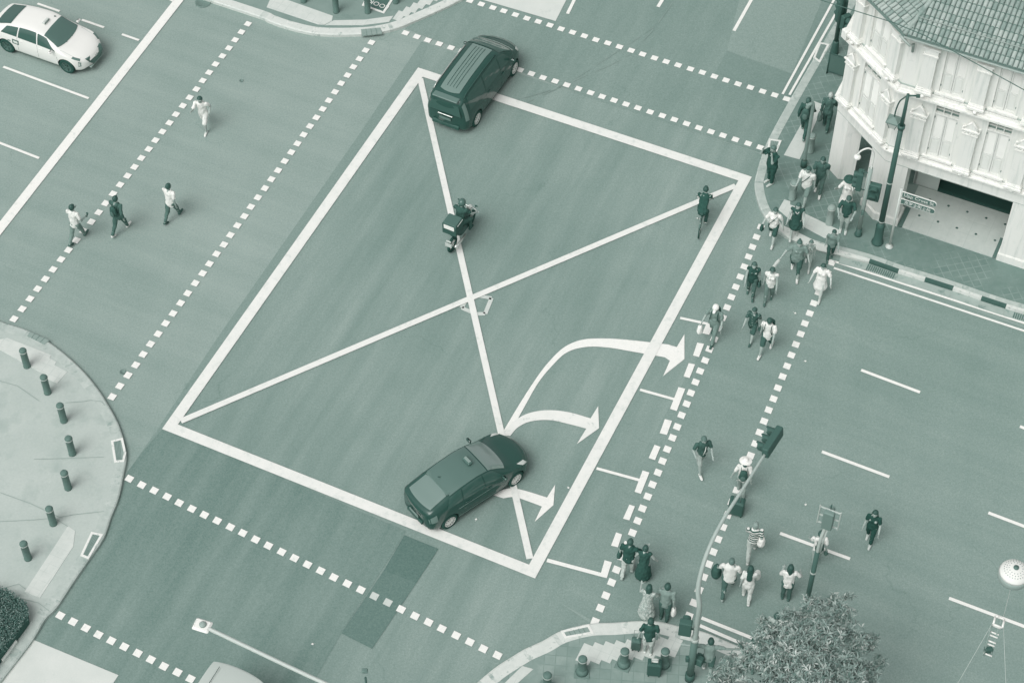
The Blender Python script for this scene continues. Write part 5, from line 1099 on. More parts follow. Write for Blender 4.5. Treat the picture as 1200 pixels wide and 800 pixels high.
b = MB(); k_ = p['k']; b.tube([p['up'](.335*k_, .02*k_, .045*k_), p['up'](.29*k_, .075*k_, .028*k_), p['up'](.27*k_, .085*k_, 0), p['up'](.29*k_, .075*k_, -.028*k_), p['up'](.335*k_, .02*k_, -.045*k_)], .012, cloth(.85), 6); b.build('necklace', p['t'])
p = person('big man in black T-shirt and black trousers raising a camera at the kerb', 902, 214, (-.9, .5), 1.78, 'stand', .03, .03, .15, .55, .75, 'short', 'long', build=1.25, arms=((70, 12, 110, .35), (70, 12, 110, .35)), loc=G(902, 214, ZP))
c = p['M'] @ (p['head']+p['hf']*.22); t = thing('camera', 'black camera held at the face of the big man in black', 'camera', c, p['yaw']); b = MB(); b.box((0, 0, 0), (.06, .14, .10), cloth(.02), None, .012); b.build('camera_body', t); b = MB(); b.tube([(.02, 0, 0), (.13, 0, 0)], .038, cloth(.05), 12); b.build('lens', t)
p = person('man in dark clothes with backpack walking away behind the push button post', 941, 158, (.3, -.95), 1.72, 'walkL', .05, .06, .06, .5, .35, 'long', 'long', loc=G(941, 158, ZP))
backpack(p, 'dark backpack on the man walking away behind the push button post', .10, 1.1)
p = person('elderly person with pale hair and dark jacket next to the shophouse corner', 968, 151, (.3, -.9), 1.66, 'stepL', .12, .08, .68, .5, .2, 'long', 'long', loc=G(967, 151, ZP))
handbag(p, 0, 'mid grey bag hanging from the elderly person with pale hair', .3, (.12, .3, .34), .02)
p = person('balding man in dark T-shirt behind the man in white with chest strap', 958, 226, (-.2, .9), 1.74, 'stepL', .1, .2, .04, .45, .95, 'short', 'long', build=1.1, loc=G(958, 226, ZP))
p = person('man in white T-shirt with dark chest strap and grey shorts on the corner pavement', 942, 236, (-.5, .85), 1.72, 'walkL', .9, .34, .06, .55, .45, 'short', 'short', apron='strap', build=1.15, loc=G(942, 236, ZP))
p = person('woman in black sun hat, white blouse and white skirt beside the signal post', 990, 247, (-.3, .9), 1.66, 'stand', .95, .96, .05, .6, .8, 'short', 'none', skirt='mid', hat=('brim', .05), hair='bob', build=-1.05, arms=((60, 14, 100, .2), (40, 30, 90, .1)), loc=G(989, 247, ZP))
p = person('man in black T-shirt and pale shorts in front of the woman in sun hat', 988, 270, (-.2, .98), 1.70, 'stand', .05, .62, .06, .55, .8, 'short', 'short', build=1.1, arms=((25, 18, 55, .45), (25, 18, 55, .45)), loc=G(988, 270, ZP), lookdown=30)
# lower group on the crossing
p = person('man in open black shirt with pale camera strap and light shorts on the near crossing', 820, 549, (.35, .9), 1.70, 'walkR', .08, .62, .15, .55, .93, 'short', 'short', lookdown=20, arms=((10, 14, 60, .3), (0, 22, 70, .3)))
b = MB(); k_ = p['k']; b.tube([p['up'](.325*k_, .0, .055*k_), p['up'](.2*k_, .098*k_, .02*k_), p['up'](.05*k_, .09*k_, -.01)], .018, cloth(.8), 6); b.build('camera_strap', p['t'])
p = person('traveller in white sun hat and white top pulling a large dark suitcase', 868, 578, (.15, -1), 1.66, 'stepL', .93, .50, .1, .6, .4, 'short', 'long', hat=('brim', .97), build=-1.0, hair='bob', arms=((-15, 22, 20, 0), (-20, 10, 10, 0)))
backpack(p, 'round dark backpack on the traveller in white sun hat', .06, 1.05)
suitcase(862, 601, 'large dark suitcase pulled by the traveller in white sun hat', (.3, .95, 0), .06, .66, .46, .30, handle=.42)
p = person('grey haired person in black and white striped shirt and pale trousers', 880, 651, (.1, -1), 1.66, 'walkR', striped(.06, .95), .70, .42, .55, .85, 'short', 'long')
handbag(p, 1, 'bulging white bag at the hip of the person in striped shirt', .97, (.16, .32, .30), .02, 'tote_bag', off=(0, .02, .32), straps=False)
p = person('heavy man in white T-shirt and dark trousers, left of the long haired woman', 852, 694, (.2, -1), 1.70, 'walkR', .92, .12, .2, .55, .5, 'short', 'long', build=1.25, arms=((10, 22, 20, 0), (5, 14, 20, 0)))
handbag(p, 0, 'large dark holdall beside the heavy man in white T-shirt', .06, (.2, .42, .34), .02, 'holdall')
p = person('woman with long black hair, white top and pale wide trousers', 874, 702, (.12, -1), 1.64, 'stepL', .90, .86, .02, .6, .9, 'short', 'long', hair='verylong', build=-1.05)
handbag(p, 1, 'white patterned tote bag of the woman with long black hair', printed('tote_print', .9, .4, 20, .58), (.13, .28, .3), .02, 'tote_bag', off=(0, 0, .14))
p = person('woman with dark ponytail, white T-shirt and dark jeans near the tree', 920, 701, (.05, -1), 1.66, 'stand', .95, .12, .03, .6, .1, 'short', 'long', hair='long', build=-1.05, arms=((15, 16, 70, .5), (10, 40, 55, .5)))
p = person('person in white top and grey shorts behind the light grey signal frame', 955, 661, (-.05, -1), 1.62, 'stepR', .95, .55, .05, .55, .4, 'short', 'short')
backpack(p, 'black backpack on the person behind the light grey signal frame', .03, .95)
handbag(p, 1, 'dark pouch at the side of the person behind the signal frame', .15, (.08, .16, .18), .0, 'pouch', 'pouch', off=(0, 0, .05))
p = person('woman with long hair all in black walking alone on the right road', 1018, 634, (-.35, .9), 1.62, 'stepL', .02, .02, .02, .6, .75, 'short', 'long', hair='long', build=-1.0, arms=((15, 14, 50, 0), (5, 10, 20, 0)))
p = person('man in black T-shirt and light trousers reaching to the woman in black dress', 735, 673, (.35, -.9), 1.74, 'stepR', .03, .72, .04, .6, .6, 'short', 'long', build=1.1, arms=((0, 12, 15, 0), (25, 26, 50, .0)))
handbag(p, 0, 'dark satchel carried on the left side of the man in light trousers', .06, (.1, .28, .24), .02, 'satchel', off=(0, 0, .1))
p = person('woman in long black dress with bare arms beside the man in light trousers', 753, 678, (.2, -1), 1.64, 'stand', .04, .04, .03, .68, .8, 'none', 'longdress', skirt='dress', build=-1.0, hair='bun', arms=((5, 22, 20, 0), (5, 22, 20, 0)))
p = person('woman with long dark hair in pale patterned dress at the near kerb', 757, 723, (.35, -.9), 1.62, 'stand', printed('pale_print', .72, .45, 20, .5), .7, .03, .6, .5, 'short', 'longdress', skirt='dress', hair='long', build=-1.05, arms=((20, 20, 60, 0), (25, 22, 60, 0)))
p = person('man in grey T-shirt and dark trousers at the near kerb with a white bag', 778, 725, (.25, -1), 1.76, 'stand', .40, .10, .03, .5, .08, 'short', 'long', build=1.0)
handbag(p, 1, 'white shopping bag held by the man in grey T-shirt at the kerb', .96, (.1, .28, .30), .06, 'shopping_bag')
p = person('man in black T-shirt and pale trousers standing among his suitcases', 759, 764, (.1, -1), 1.70, 'stand', .04, .72, .03, .6, .9, 'short', 'short', arms=((-10, 14, 10, 0), (-5, 10, 15, 0)), loc=G(759, 764, ZP))
suitcase(766, 789, 'dark suitcase with pale tag behind the man in black T-shirt', (.1, 1, 0), .05, .62, .40, .26, ZP, .2, top=.8)
suitcase(745, 760, 'slim suitcase with clear ribbed upper half left of the man in black', (-.2, -1, 0), .12, .50, .28, .2, ZP, .38)
p = person('man in grey T-shirt with arms held out beside the large signal mast', 828, 788, (.05, -1), 1.72, 'stepL', .42, .10, .03, .5, .85, 'short', 'short', arms=((10, 68, 25, 0), (10, 68, 25, 0)), loc=G(828, 788, ZP))
p = person('person with white collar half hidden by the tree foliage', 878, 786, (.1, -1), 1.70, 'stand', .9, .2, .02, .5, .2, 'short', 'long', loc=G(878, 786, ZP))
p = person('person mostly behind the upper left edge of the tree', 903, 757, (.5, -.8), 1.66, 'stepL', .62, .3, .06, .6, .5, 'short', 'long')
# ---------------------------------------------------------------- bicycle and rider
def two_wheeler_frame(px0, px1):
    a, c = G(*px0), G(*px1); d = (c-a).normalized(); return (a+c)/2, math.atan2(d.y, d.x)
mid, yw = two_wheeler_frame((819, 277), (825, 249))
by = thing('bicycle', 'dark bicycle ridden along the right-hand edge of the box', 'bicycle', mid, yw); FRM = mat('bike_frame', .06, rough=.35)
for x in (-.52, .52):
    w_ = bpy.data.objects.new('wheel', None); COL.objects.link(w_); w_.parent = by; w_.location = (x, 0, .335)
    b = MB(); n = 28; ring = [(math.cos(2*math.pi*k/n)*.32, 0, math.sin(2*math.pi*k/n)*.32) for k in range(n+1)]; b.tube(ring, .019, TY, 6, (0, 1, 0), 1, False); b.build('tyre', w_)
    b = MB()
    for k in range(12): a = 2*math.pi*k/12; b.tube([(0, (.02 if k % 2 else -.02), 0), (math.cos(a)*.30, 0, math.sin(a)*.30)], .003, CHR, 4)
    b.tube([(0, -.04, 0), (0, .04, 0)], .02, CHR, 8); b.build('spokes', w_)
b = MB()
for s_ in [((-.52, .0, .335), (-.1, 0, .30)), ((-.1, 0, .30), (-.22, 0, .84)), ((-.1, 0, .30), (.38, 0, .78)), ((-.2, 0, .74), (.36, 0, .84)), ((-.52, 0, .335), (-.2, 0, .74)), ((.36, 0, .90), (.40, 0, .66)), ((.40, 0, .66), (.52, 0, .335))]: b.tube(s_, .02, FRM, 6)
b.build('frame', by)
b = MB(); b.capsule((-.34, 0, .90), (-.12, 0, .91), .07, .03, TRIMB, 10, (0, 1, 0), .5); b.build('saddle', by)
b = MB(); b.tube([(.30, .29, 1.0), (.37, .2, 1.02), (.37, 0, .98), (.37, -.2, 1.02), (.30, -.29, 1.0)], .014, FRM, 6); b.build('handlebar', by)
b = MB(); b.tube([(-.10, -.09, .22), (-.10, -.19, .22)], .02, CHR, 6); b.tube([(-.10, .09, .38), (-.10, .19, .38)], .02, CHR, 6); b.tube([(-.10, -.1, .22), (-.10, .1, .38)], .012, CHR, 6); b.build('pedals', by)
b = MB(); b.tube([(-.60, 0, .70), (-.66, 0, .62)], .03, mat('reflector', .8, rough=.2), 8); b.tube([(-.60, 0, .50), (-.75, 0, .56), (-.66, 0, .70), (-.4, 0, .72)], .03, mat('mudguard', .2), 6, (0, 1, 0), .3); b.build('mudguard', by)
p = person('cyclist in dark clothes riding a bicycle at the right edge of the box', 0, 0, (0, 0), 1.70, sit=dict(legs=((68, 62), (42, 58)), lean=40, z=.90, splay=.12), top=.03, bot=.05, sk=.5, shoes=.15, sleeves='long', legs='long', arms=((16, 2, 16, .0), (16, 2, 16, .0)), build=.95, loc=mid+Vector((-.2*math.cos(yw), -.2*math.sin(yw), 0)), yaw=yw, lookdown=-5)
handbag(p, 0, 'small white bag hung beside the cyclist in dark clothes', .95, (.08, .16, .16), .0, 'carrier_bag', 'bag', off=(-.16, .02, .16), straps=False)
# ---------------------------------------------------------------- motorcycle with top box and rider
mid, yw = two_wheeler_frame((529, 296), (553, 262)); mid = mid+Vector((-.0, .05, 0))
mo = thing('motorcycle', 'black motorcycle with a big square delivery box near the box centre', 'motorcycle', mid, yw)
for x in (-.66, .66):
    w_ = bpy.data.objects.new('wheel', None); COL.objects.link(w_); w_.parent = mo; w_.location = (x, 0, .30)
    b = MB(); n = 28; ring = [(math.cos(2*math.pi*k/n)*.245, 0, math.sin(2*math.pi*k/n)*.245) for k in range(n+1)]; b.tube(ring, .055, TY, 8, (0, 1, 0), 1, False); b.build('tyre', w_)
    b = MB()
    for k in range(5): a = 2*math.pi*k/5; b.tube([(0, 0, 0), (math.cos(a)*.22, 0, math.sin(a)*.22)], .018, RIM, 6)
    b.tube([(0, -.06, 0), (0, .06, 0)], .04, CHR, 10); b.build('rim', w_)
MBK = mat('moto_black', .03, rough=.25, coat=.5)
b = MB(); b.capsule((.05, 0, .80), (.42, 0, .86), .13, .11, None, 12, (0, 1, 0), 1); b.capsule((-.6, 0, .74), (0, 0, .70), .10, .12, None, 12, (0, 1, 0), .8); b.capsule((-.15, 0, .42), (.2, 0, .45), .15, .17, None, 12); b.capsule((.42, 0, .80), (.6, 0, .55), .10, .07, None, 10); fuse(b, .016, MBK, 'fairing', mo, 2)
b = MB(); b.capsule((-.62, 0, .84), (-.02, 0, .83), .10, .13, TRIMB, 12, (0, 1, 0), .5); b.build('saddle', mo)
b = MB(); b.tube([(.44, .36, 1.02), (.50, .22, 1.05), (.54, 0, 1.0), (.50, -.22, 1.05), (.44, -.36, 1.02)], .018, CHR, 8); b.build('handlebar', mo)
for sg in (1, -1):
    b = MB(); b.tube([(.50, sg*.07, 1.0), (.66, sg*.07, .30)], .025, CHR, 8); b.build('fork', mo)
    b = MB(); b.tube([(.5, sg*.24, 1.04), (.46, sg*.30, 1.22)], .008, TRIMB, 5); b.ball((.46, sg*.32, 1.24), (.02, .06, .04), TRIMB, 8, 6); b.build('mirror', mo)
b = MB(); b.ball((.62, 0, .88), (.09, .10, .10), LAMPW, 12, 8); b.build('headlight', mo)
b = MB(); b.tube([(-.1, -.2, .34), (-.5, -.22, .36), (-.85, -.22, .44)], [.035, .05, .055], CHR, 10); b.build('exhaust', mo)
b = MB(); b.box((-.9, 0, .66), (.05, .18, .07), mat('moto_tail', .7, rough=.2), None, .015); b.build('tail_light', mo)
b = MB(); b.box((-.92, 0, .50), (.02, .24, .16), mat('plate_pale', .75, rough=.5), Matrix.Rotation(R(0), 4, 'Y')); b.build('number_plate', mo)
tb = thing('delivery_box', 'square dark delivery box with white panel on the motorcycle tail', 'delivery box', mid+Vector((math.cos(yw), math.sin(yw), 0))*-.60+Vector((0, 0, .93)), yw)
b = MB(); b.box((0, 0, .24), (.50, .52, .48), mat('box_dark', .05, rough=.6, var=.03), None, .03); b.build('case', tb)
b = MB(); b.box((0, 0, .49), (.45, .47, .03), mat('box_lid', .12, rough=.5), None, .01); b.build('lid', tb)
b = MB(); b.box((-.255, 0, .36), (.012, .38, .17), mat('white_panel', .98, rough=.5)); b.build('panel', tb)
b = MB(); b.box((.03, -.265, .44), (.36, .012, .03), mat('white_strip', .85)); b.build('reflective_strip', tb)
p = person('motorcycle rider in dark jacket and dark helmet riding across the box', 0, 0, (0, 0), 1.70, sit=dict(legs=((72, 78), (72, 78)), lean=14, z=.90, splay=.35), top=.06, bot=.08, sk=.6, shoes=.05, sleeves='short', legs='long', arms=((22, 24, 30, .05), (22, 24, 30, .05)), loc=mid+Vector((math.cos(yw), math.sin(yw), 0))*-.12, yaw=yw, hair='bald')
b = MB(); Mh = Matrix((p['hf'], p['hs'], p['hu'])).transposed(); b.ball(p['head']+p['hu']*.02, (.145, .13, .15), mat('helmet', .10, rough=.15, coat=.6), 16, 12, Mh); b.build('helmet', p['t'])
b = MB(); b.ball(p['head']+p['hu']*.01+p['hf']*.05, (.11, .115, .07), mat('visor', .35, rough=.08, spec=.8), 14, 8, Mh); b.build('visor', p['t'])
for o in bpy.data.objects:
    if '_k' in o: del o['_k']
# ================================================================ STREET FURNITURE
BLK = mat('black_iron', .03, rough=.45, spec=.4); GRY = mat('galvanised', .66, rough=.45, var=.03, scale=6); GRY2 = mat('grey_pole_paint', .36, rough=.5, var=.03, scale=6); SIGB = mat('signal_housing', .06, rough=.55); LENS = mat('signal_lens', .12, rough=.2)
def smooth3(P, n=6):
    out = []
    for i in range(len(P)-1):
        p0, p1, p2, p3 = P[max(i-1, 0)], P[i], P[i+1], P[min(i+2, len(P)-1)]
        for k in range(n):
            t = k/n; out.append(.5*((2*p1)+(p2-p0)*t+(2*p0-5*p1+4*p2-p3)*t*t+(3*p1-p0-3*p2+p3)*t**3))
    out.append(P[-1]); return out
def signal_head(parent, M, n=3, s=.30, visor=.22, backboard=False, mt=SIGB):
    """housing long axis local z, lenses face local +x"""
    b = MB(); b.box((0, 0, 0), (.20, s+.06, s*n+.06), mt, M, .03); root = b.build('signal_housing', parent)
    if backboard: b = MB(); b.box((-.02, 0, 0), (.02, s+.28, s*n+.30), mt, M, .008); b.build('backboard', root)
    for k in range(n):
        z = (k-(n-1)/2)*s; b = MB(); b.tube([M @ Vector((.09, 0, z)), M @ Vector((.115, 0, z))], s*.36, LENS, 16); b.build('lens', root)
        b = MB(); vs = []; m = 14
        for (x, r) in ((.09, s*.42), (.09+visor, s*.40)):
            for i in range(m+1): a = R(-200+220*i/m+10-80+0); a = R(-35)+R(250)*i/m; vs.append(M @ Vector((x-(.06 if x > .1 and (i < 2 or i > m-2) else 0), math.cos(a)*r, z+math.sin(a)*r)))
        fs = [(i, i+1, m+1+i+1, m+1+i) for i in range(m)]; b.add(vs, fs, mt, True); b.build('visor', root)
# large mast-arm signal at the lower kerb
base = G(808, 795, ZP); t = thing('traffic_signal', 'tall curved mast arm signal reaching over the near crossing', 'traffic light', base)
L0 = lambda px, py, z: G(px, py, z)-base
b = MB(); b.tube([(0, 0, 0), (0, 0, .30)], .14, BLK, 14); b.tube([(0, 0, .30), (0, 0, 2.2)], .105, mat('mast_dark', .2, rough=.5), 14); b.build('mast_base', t)
b = MB(); path = [Vector((0, 0, 2.2)), Vector((0, 0, 3.0)), Vector((0, 0, 3.9)), L0(818, 690, 4.55), L0(823, 665, 5.05), L0(833, 637, 5.45), L0(849, 606, 5.75), L0(871, 572, 5.95), L0(897, 531, 6.05)]
print('MAST', [PJ(base+Vector((0, 0, z))) for z in (2, 3, 3.9, 4.5, 5)])
path = smooth3(path); b.tube(path, [.085-.045*i/(len(path)-1) for i in range(len(path))], mat('mast_grey', .58, rough=.45, var=.03), 12); b.build('mast_arm', t)
b = MB(); b.tube([(0, 0, 2.12), (0, 0, 2.24)], .12, GRY, 14); b.build('collar', t)
e = L0(897, 531, 6.05); dirv = (L0(897, 531, 6.05)-L0(872, 571, 5.95)); dirv.z = 0; dirv.normalize(); zax = dirv; xax = Vector((-dirv.y, dirv.x, 0))
xax = (xax+Vector((0, 0, -.12))).normalized(); yax = zax.cross(xax).normalized(); M = Matrix((xax, yax, zax)).transposed().to_4x4(); M.translation = e+zax*.42+Vector((0, 0, .05)); signal_head(t, M, 3, .30, .26)
# pedestrian / side heads on the mast
for (px, py, z, az, n, lb) in [(799, 741, 1.0, 180, 2, 'a'), (815, 768, .6, 0, 1, 'b')]:
    pass
def yawM(az, pos): M = Matrix.Rotation(az, 4, 'Z'); M.translation = pos; return M
vd = Vector((-1, -.1, 0)).normalized()
signal_head(t, yawM(R(78), Vector((-.30, .02, 2.75))), 2, .29, .16); b = MB(); b.tube([(0, 0, 2.7), (-.28, .02, 2.7)], .03, BLK, 8); b.build('bracket', t)
signal_head(t, yawM(R(60), Vector((.17, .06, .95))), 1, .26, .10)
b = MB(); b.box((-.14, -.02, 1.15), (.10, .12, .22), SIGB, None, .02); b.build('push_button_box', t)
# signal with light frame standing behind the tree
base = G(944, 712, 0); t = thing('traffic_signal', 'slender signal post with light grey frame rising behind the tree', 'traffic light', base)
Lb = lambda px, py, z: G(px, py, z)-base
b = MB(); b.tube([(0, 0, 0), (0, 0, 3.0)], .075, mat('post_dark', .08, rough=.5), 12); b.build('post', t)
b = MB(); b.tube([(0, 0, 1.9), (0, 0, 1.96)], .09, GRY, 12); b.build('post_band', t)
b = MB(); path = smooth3([Vector((0, 0, 2.9)), Vector((0, 0, 3.3)), Vector((.03, .03, 3.7)), Vector((.12, .12, 4.1))]); b.tube(path, .05, GRY, 10); b.build('arm', t)
b = MB(); b.tube([(.06, -.02, 2.85), (.1, .0, 3.6), (.17, .1, 4.05)], .03, GRY, 8); b.build('arm', t)
Mf = Matrix.Rotation(AU, 4, 'Z'); Mf.translation = Vector((.16, .16, 4.45))
for sx in (-1, 1):
    b = MB(); b.box((sx*.30, 0, 0), (.035, .05, .85), GRY, Mf, .01); b.build('frame_bar', t)
for sz in (-.36, .0, .36):
    b = MB(); b.box((0, 0, sz), (.60, .05, .035), GRY, Mf, .01); b.build('frame_bar', t)
signal_head(t, Mf @ Matrix.Translation((0, -.06, -.02)) @ Matrix.Rotation(R(90), 4, 'Z'), 3, .24, .16, mt=mat('housing_mid', .32, rough=.5))
b = MB(); b.tube([Mf @ Vector((0, 0, .42)), Mf @ Vector((0, 0, .62))], .02, BLK, 6); b.build('finial', t)
# right corner signal post
base = G(1005.5, 275, ZP); t = thing('traffic_signal', 'grey signal post with two black heads in front of the corner pier', 'traffic light', base)
b = MB(); b.lathe([(.13, 0), (.13, .05), (.10, .07), (.10, .32)], BLK, 14); b.build('post_base', t)
b = MB(); b.tube([(0, 0, .3), (0, 0, 3.2)], .075, mat('post_grey', .52, rough=.5, var=.03), 12); b.build('post', t)
signal_head(t, yawM(R(250), Vector((.24, -.05, 2.15))), 2, .34, .16); signal_head(t, yawM(R(165), Vector((-.26, .14, 2.5))), 3, .25, .14)
for z in (2.15, 2.95): b = MB(); b.tube([(0, 0, z), (-.26, .1, z)], .02, BLK, 8); b.build('bracket', t)
b = MB(); b.box((-.02, -.1, 1.2), (.10, .10, .20), mat('button_box', .2, rough=.4), None, .02); b.build('push_button_box', t)
b = MB(); gp = smooth3([Vector((0, 0, 3.1)), Vector((.02, .03, 3.6)), Vector((-.02, .02, 3.95)), Vector((-.22, .0, 4.12)), Vector((-.44, -.02, 4.02)), Vector((-.52, -.02, 3.84))]); b.tube(gp, .03, mat('gooseneck_white', .9, rough=.4), 8); b.build('gooseneck', t)
b = MB(); b.ball((-.52, -.02, 3.74), (.12, .12, .10), mat('dome_white', .95, rough=.3), 14, 8); root = b.build('dome_camera', t); b = MB(); b.ball((-.52, -.02, 3.68), (.075, .075, .06), mat('dome_glass', .3, rough=.1), 12, 8); b.build('dome_glass', root)
# push button post
base = G(941.5, 195, ZP); t = thing('crossing_post', 'grey crossing post with black foot and rounded top on the corner', 'post', base)
b = MB(); b.lathe([(.11, 0), (.11, .28), (.085, .30)], BLK, 14); b.build('post_base', t); b = MB(); b.tube(smooth3([Vector((0, 0, .28)), Vector((0, 0, 1.5)), Vector((0, 0, 2.85)), Vector((-.04, 0, 3.0)), Vector((-.16, -.04, 2.98)), Vector((-.2, -.05, 2.86))]), .065, GRY2, 12); b.build('post', t)
# black signal post by the upper road
base = G(977.5, 62, ZP); t = thing('traffic_signal', 'black signal post by the upper road beside the double lines', 'traffic light', base)
b = MB(); b.lathe([(.16, 0), (.15, .12), (.12, .5), (.10, .6)], BLK, 14); b.build('post_base', t); b = MB(); b.tube([(0, 0, .5), (0, 0, 4.6)], [.085, .07], BLK, 12); b.build('post', t)
signal_head(t, yawM(R(110), Vector((.04, .16, 1.9))), 3, .30, .2); signal_head(t, yawM(R(-60), Vector((.20, -.1, 1.6))), 2, .28, .2)
# low railing with panel
c = G(982, 75, ZP); t = thing('railing_panel', 'low railing with a dark square panel between signal post and shophouse', 'railing', c); la = lambda px, py, z=0: G(px, py, ZP)-c+Vector((0, 0, z))
a0, a1 = la(969, 86), la(1001, 96)
for f in (0, 1): b = MB(); b.tube([a0.lerp(a1, f), a0.lerp(a1, f)+Vector((0, 0, 1.0))], .03, BLK, 8); b.build('post', t)
for z in (.12, .98): b = MB(); b.tube([a0+Vector((0, 0, z)), a1+Vector((0, 0, z))], .022, BLK, 8); b.build('rail', t)
for f0, f1, tt in ((.03, .60, .16), (.63, .97, .42)):
    b = MB(); q = [a0.lerp(a1, f0), a0.lerp(a1, f1)]; nn = Vector((-(a1-a0).y, (a1-a0).x, 0)).normalized()*.012; b.prism([tuple(v[:2]) for v in (q[0]+nn, q[1]+nn, q[1]-nn, q[0]-nn)], .16, .94, mat('panel_%d' % (tt*100), tt, rough=.6, var=.02)); b.build('panel', t)
# tall black lamp post with lantern
base = G(1028, 284, ZP); t = thing('street_lamp', 'tall black lamp post with hanging lantern in front of the shophouse', 'street lamp', base)
hz = 6.85
b = MB(); b.lathe([(.20, 0), (.20, .06), (.15, .10), (.145, .8), (.16, .84), (.12, .9), (.10, 1.0)], BLK, 16); b.build('post_base', t); b = MB(); b.tube([(0, 0, .9), (0, 0, 5.4)], [.10, .085], BLK, 14); b.tube([(0, 0, 5.4), (0, 0, hz)], [.07, .05], BLK, 12); b.build('post', t)
b = MB(); b.tube([(0, 0, 5.38), (0, 0, 5.5)], .12, BLK, 14); b.build('post_collar', t)
for z in (1.05, 2.9): b = MB(); b.tube([(0, 0, z), (0, 0, z+.03)], .112 if z < 2 else .107, GRY, 14); b.build('post_band', t)
lo = G(1046, 148, 5.0)-base; ax = Vector((lo.x, lo.y, 0))
b = MB(); b.tube(smooth3([Vector((0, 0, hz-.05)), ax*.35+Vector((0, 0, 6.5)), ax*.8+Vector((0, 0, 6.05)), ax+Vector((0, 0, 5.55)), ax+Vector((0, 0, 5.3))]), .025, BLK, 8); b.build('bracket', t)
b = MB(); b.tube([(0, 0, hz-.06), U*.25+V*.05+Vector((0, 0, hz))], .03, BLK, 8); b.box(U*.3+V*.05+Vector((0, 0, hz)), (.12, .1, .1), BLK, None, .02); b.build('photocell', t)
Ml = Matrix.Translation(ax+Vector((0, 0, 5.0))) @ Matrix.Rotation(AU, 4, 'Z'); b = MB()
for (z0, z1, r0, r1) in ((.30, .16, .05, .20), (.16, .12, .21, .21)):
    vs = [Ml @ Vector((x*r, y*r, z)) for z, r in ((z0, r0), (z1, r1)) for x, y in ((-1, -1), (1, -1), (1, 1), (-1, 1))]; b.add(vs, [(3, 2, 1, 0), (4, 5, 6, 7), (0, 1, 5, 4), (1, 2, 6, 5), (2, 3, 7, 6), (3, 0, 4, 7)], mat('lantern_roof', .34, rough=.5))
root = b.build('lantern', t)
b = MB(); vs = [Ml @ Vector((x*r, y*r, z)) for z, r in ((-.16, .09), (.12, .17)) for x, y in ((-1, -1), (1, -1), (1, 1), (-1, 1))]; b.add(vs, [(3, 2, 1, 0), (4, 5, 6, 7), (0, 1, 5, 4), (1, 2, 6, 5), (2, 3, 7, 6), (3, 0, 4, 7)], mat('lantern_glass', .8, rough=.1, spec=.7)); b.build('lantern_glass', root)
for x, y in ((-1, -1), (1, -1), (1, 1), (-1, 1)): b = MB(); b.tube([Ml @ Vector((x*.09, y*.09, -.17)), Ml @ Vector((x*.172, y*.172, .13))], .012, BLK, 5); b.build('lantern_bar', root)
# street name sign
base = G(1042, 289, ZP); t = thing('street_sign', 'street name sign reading Upp Cross St on a pale post', 'street sign', base); WP = mat('sign_post_pale', .78, rough=.4)
b = MB(); b.lathe([(.13, 0), (.13, .03), (.07, .05), (.055, .12)], WP, 14); b.build('post_base', t); b = MB(); b.tube([(0, 0, .04), (0, 0, 2.82)], .04, WP, 10); b.build('post', t)
ST = mat('sign_dark', .14, rough=.4); WT = mat('sign_white', .96, rough=.4)
for k, (txt, z, ts) in enumerate((('Upp Cross St', 2.60, .185), ('\u514b\u7f57\u58eb\u8857\u4e0a\u6bb5', 2.27, .15))):
    Lb2, Hb = 1.16, .235; x0 = .05
    Ms = Matrix.Translation((0, 0, z)) @ Matrix.Rotation(AU, 4, 'Z') @ Matrix.Rotation(R(90), 4, 'X')   # local x along, y up, z towards viewer
    n = 8; P = [(x0, -Hb/2), (x0+Lb2-.10, -Hb/2)]+[(x0+Lb2-.10+math.sin(math.pi*i/n)*.10, -Hb/2*math.cos(math.pi*i/n)) for i in range(1, n)]+[(x0+Lb2-.10, Hb/2), (x0, Hb/2)]
    def slab(P, z0, z1, mt, nm, par):
        b = MB(); b.prism(P, z0, z1, mt); b.v = [tuple(Ms @ Vector(v)) for v in b.v]; return b.build(nm, par)
    root = slab(P, -.012, .012, WT, 'sign_blade', t); P2 = [(x0+.012+(x-x0)*.982, y*.86-(.012 if k == 0 else 0)) for x, y in P]; slab(P2, .012, .0145, ST, 'sign_face', root)
    text_mesh(txt, ts, WT, 'lettering', root, Ms @ Matrix.Translation((x0+Lb2*.49, -.01, .0165)), .0015)
# street light over the lower left road
zl = 7.6; lp = G(238, 733, zl); far = G(430, 824, zl-.4); base = Vector((far.x+.3, far.y-.12, ZP)); t = thing('street_light', 'pale street light with a long arm over the lower left road', 'street light', base)
b = MB(); b.tube([(0, 0, 0), (0, 0, zl-1.0)], [.11, .08], GRY, 12); b.tube(smooth3([Vector((0, 0, zl-1.0)), far-base, (far-base).lerp(lp-base, .5), lp-base]), .052, mat('lamp_arm', .72, rough=.4), 10); b.build('pole', t)
ad = (lp-far); ad.z = 0; ad.normalize(); Ml = Matrix.Rotation(math.atan2(ad.y, ad.x)+R(6), 4, 'Z'); Ml.translation = lp-base
b = MB(); b.box((.02, 0, .0), (.44, .34, .10), mat('lamp_head_white', .97, rough=.4), Ml, .05); root = b.build('lamp_head', t)
b = MB(); b.lathe([(.09, .05), (.09, .09), (.05, .12)], mat('sensor_grey', .5, rough=.4), 14); b.v = [tuple(Ml @ Vector(v)) for v in b.v]; b.build('light_sensor', root)
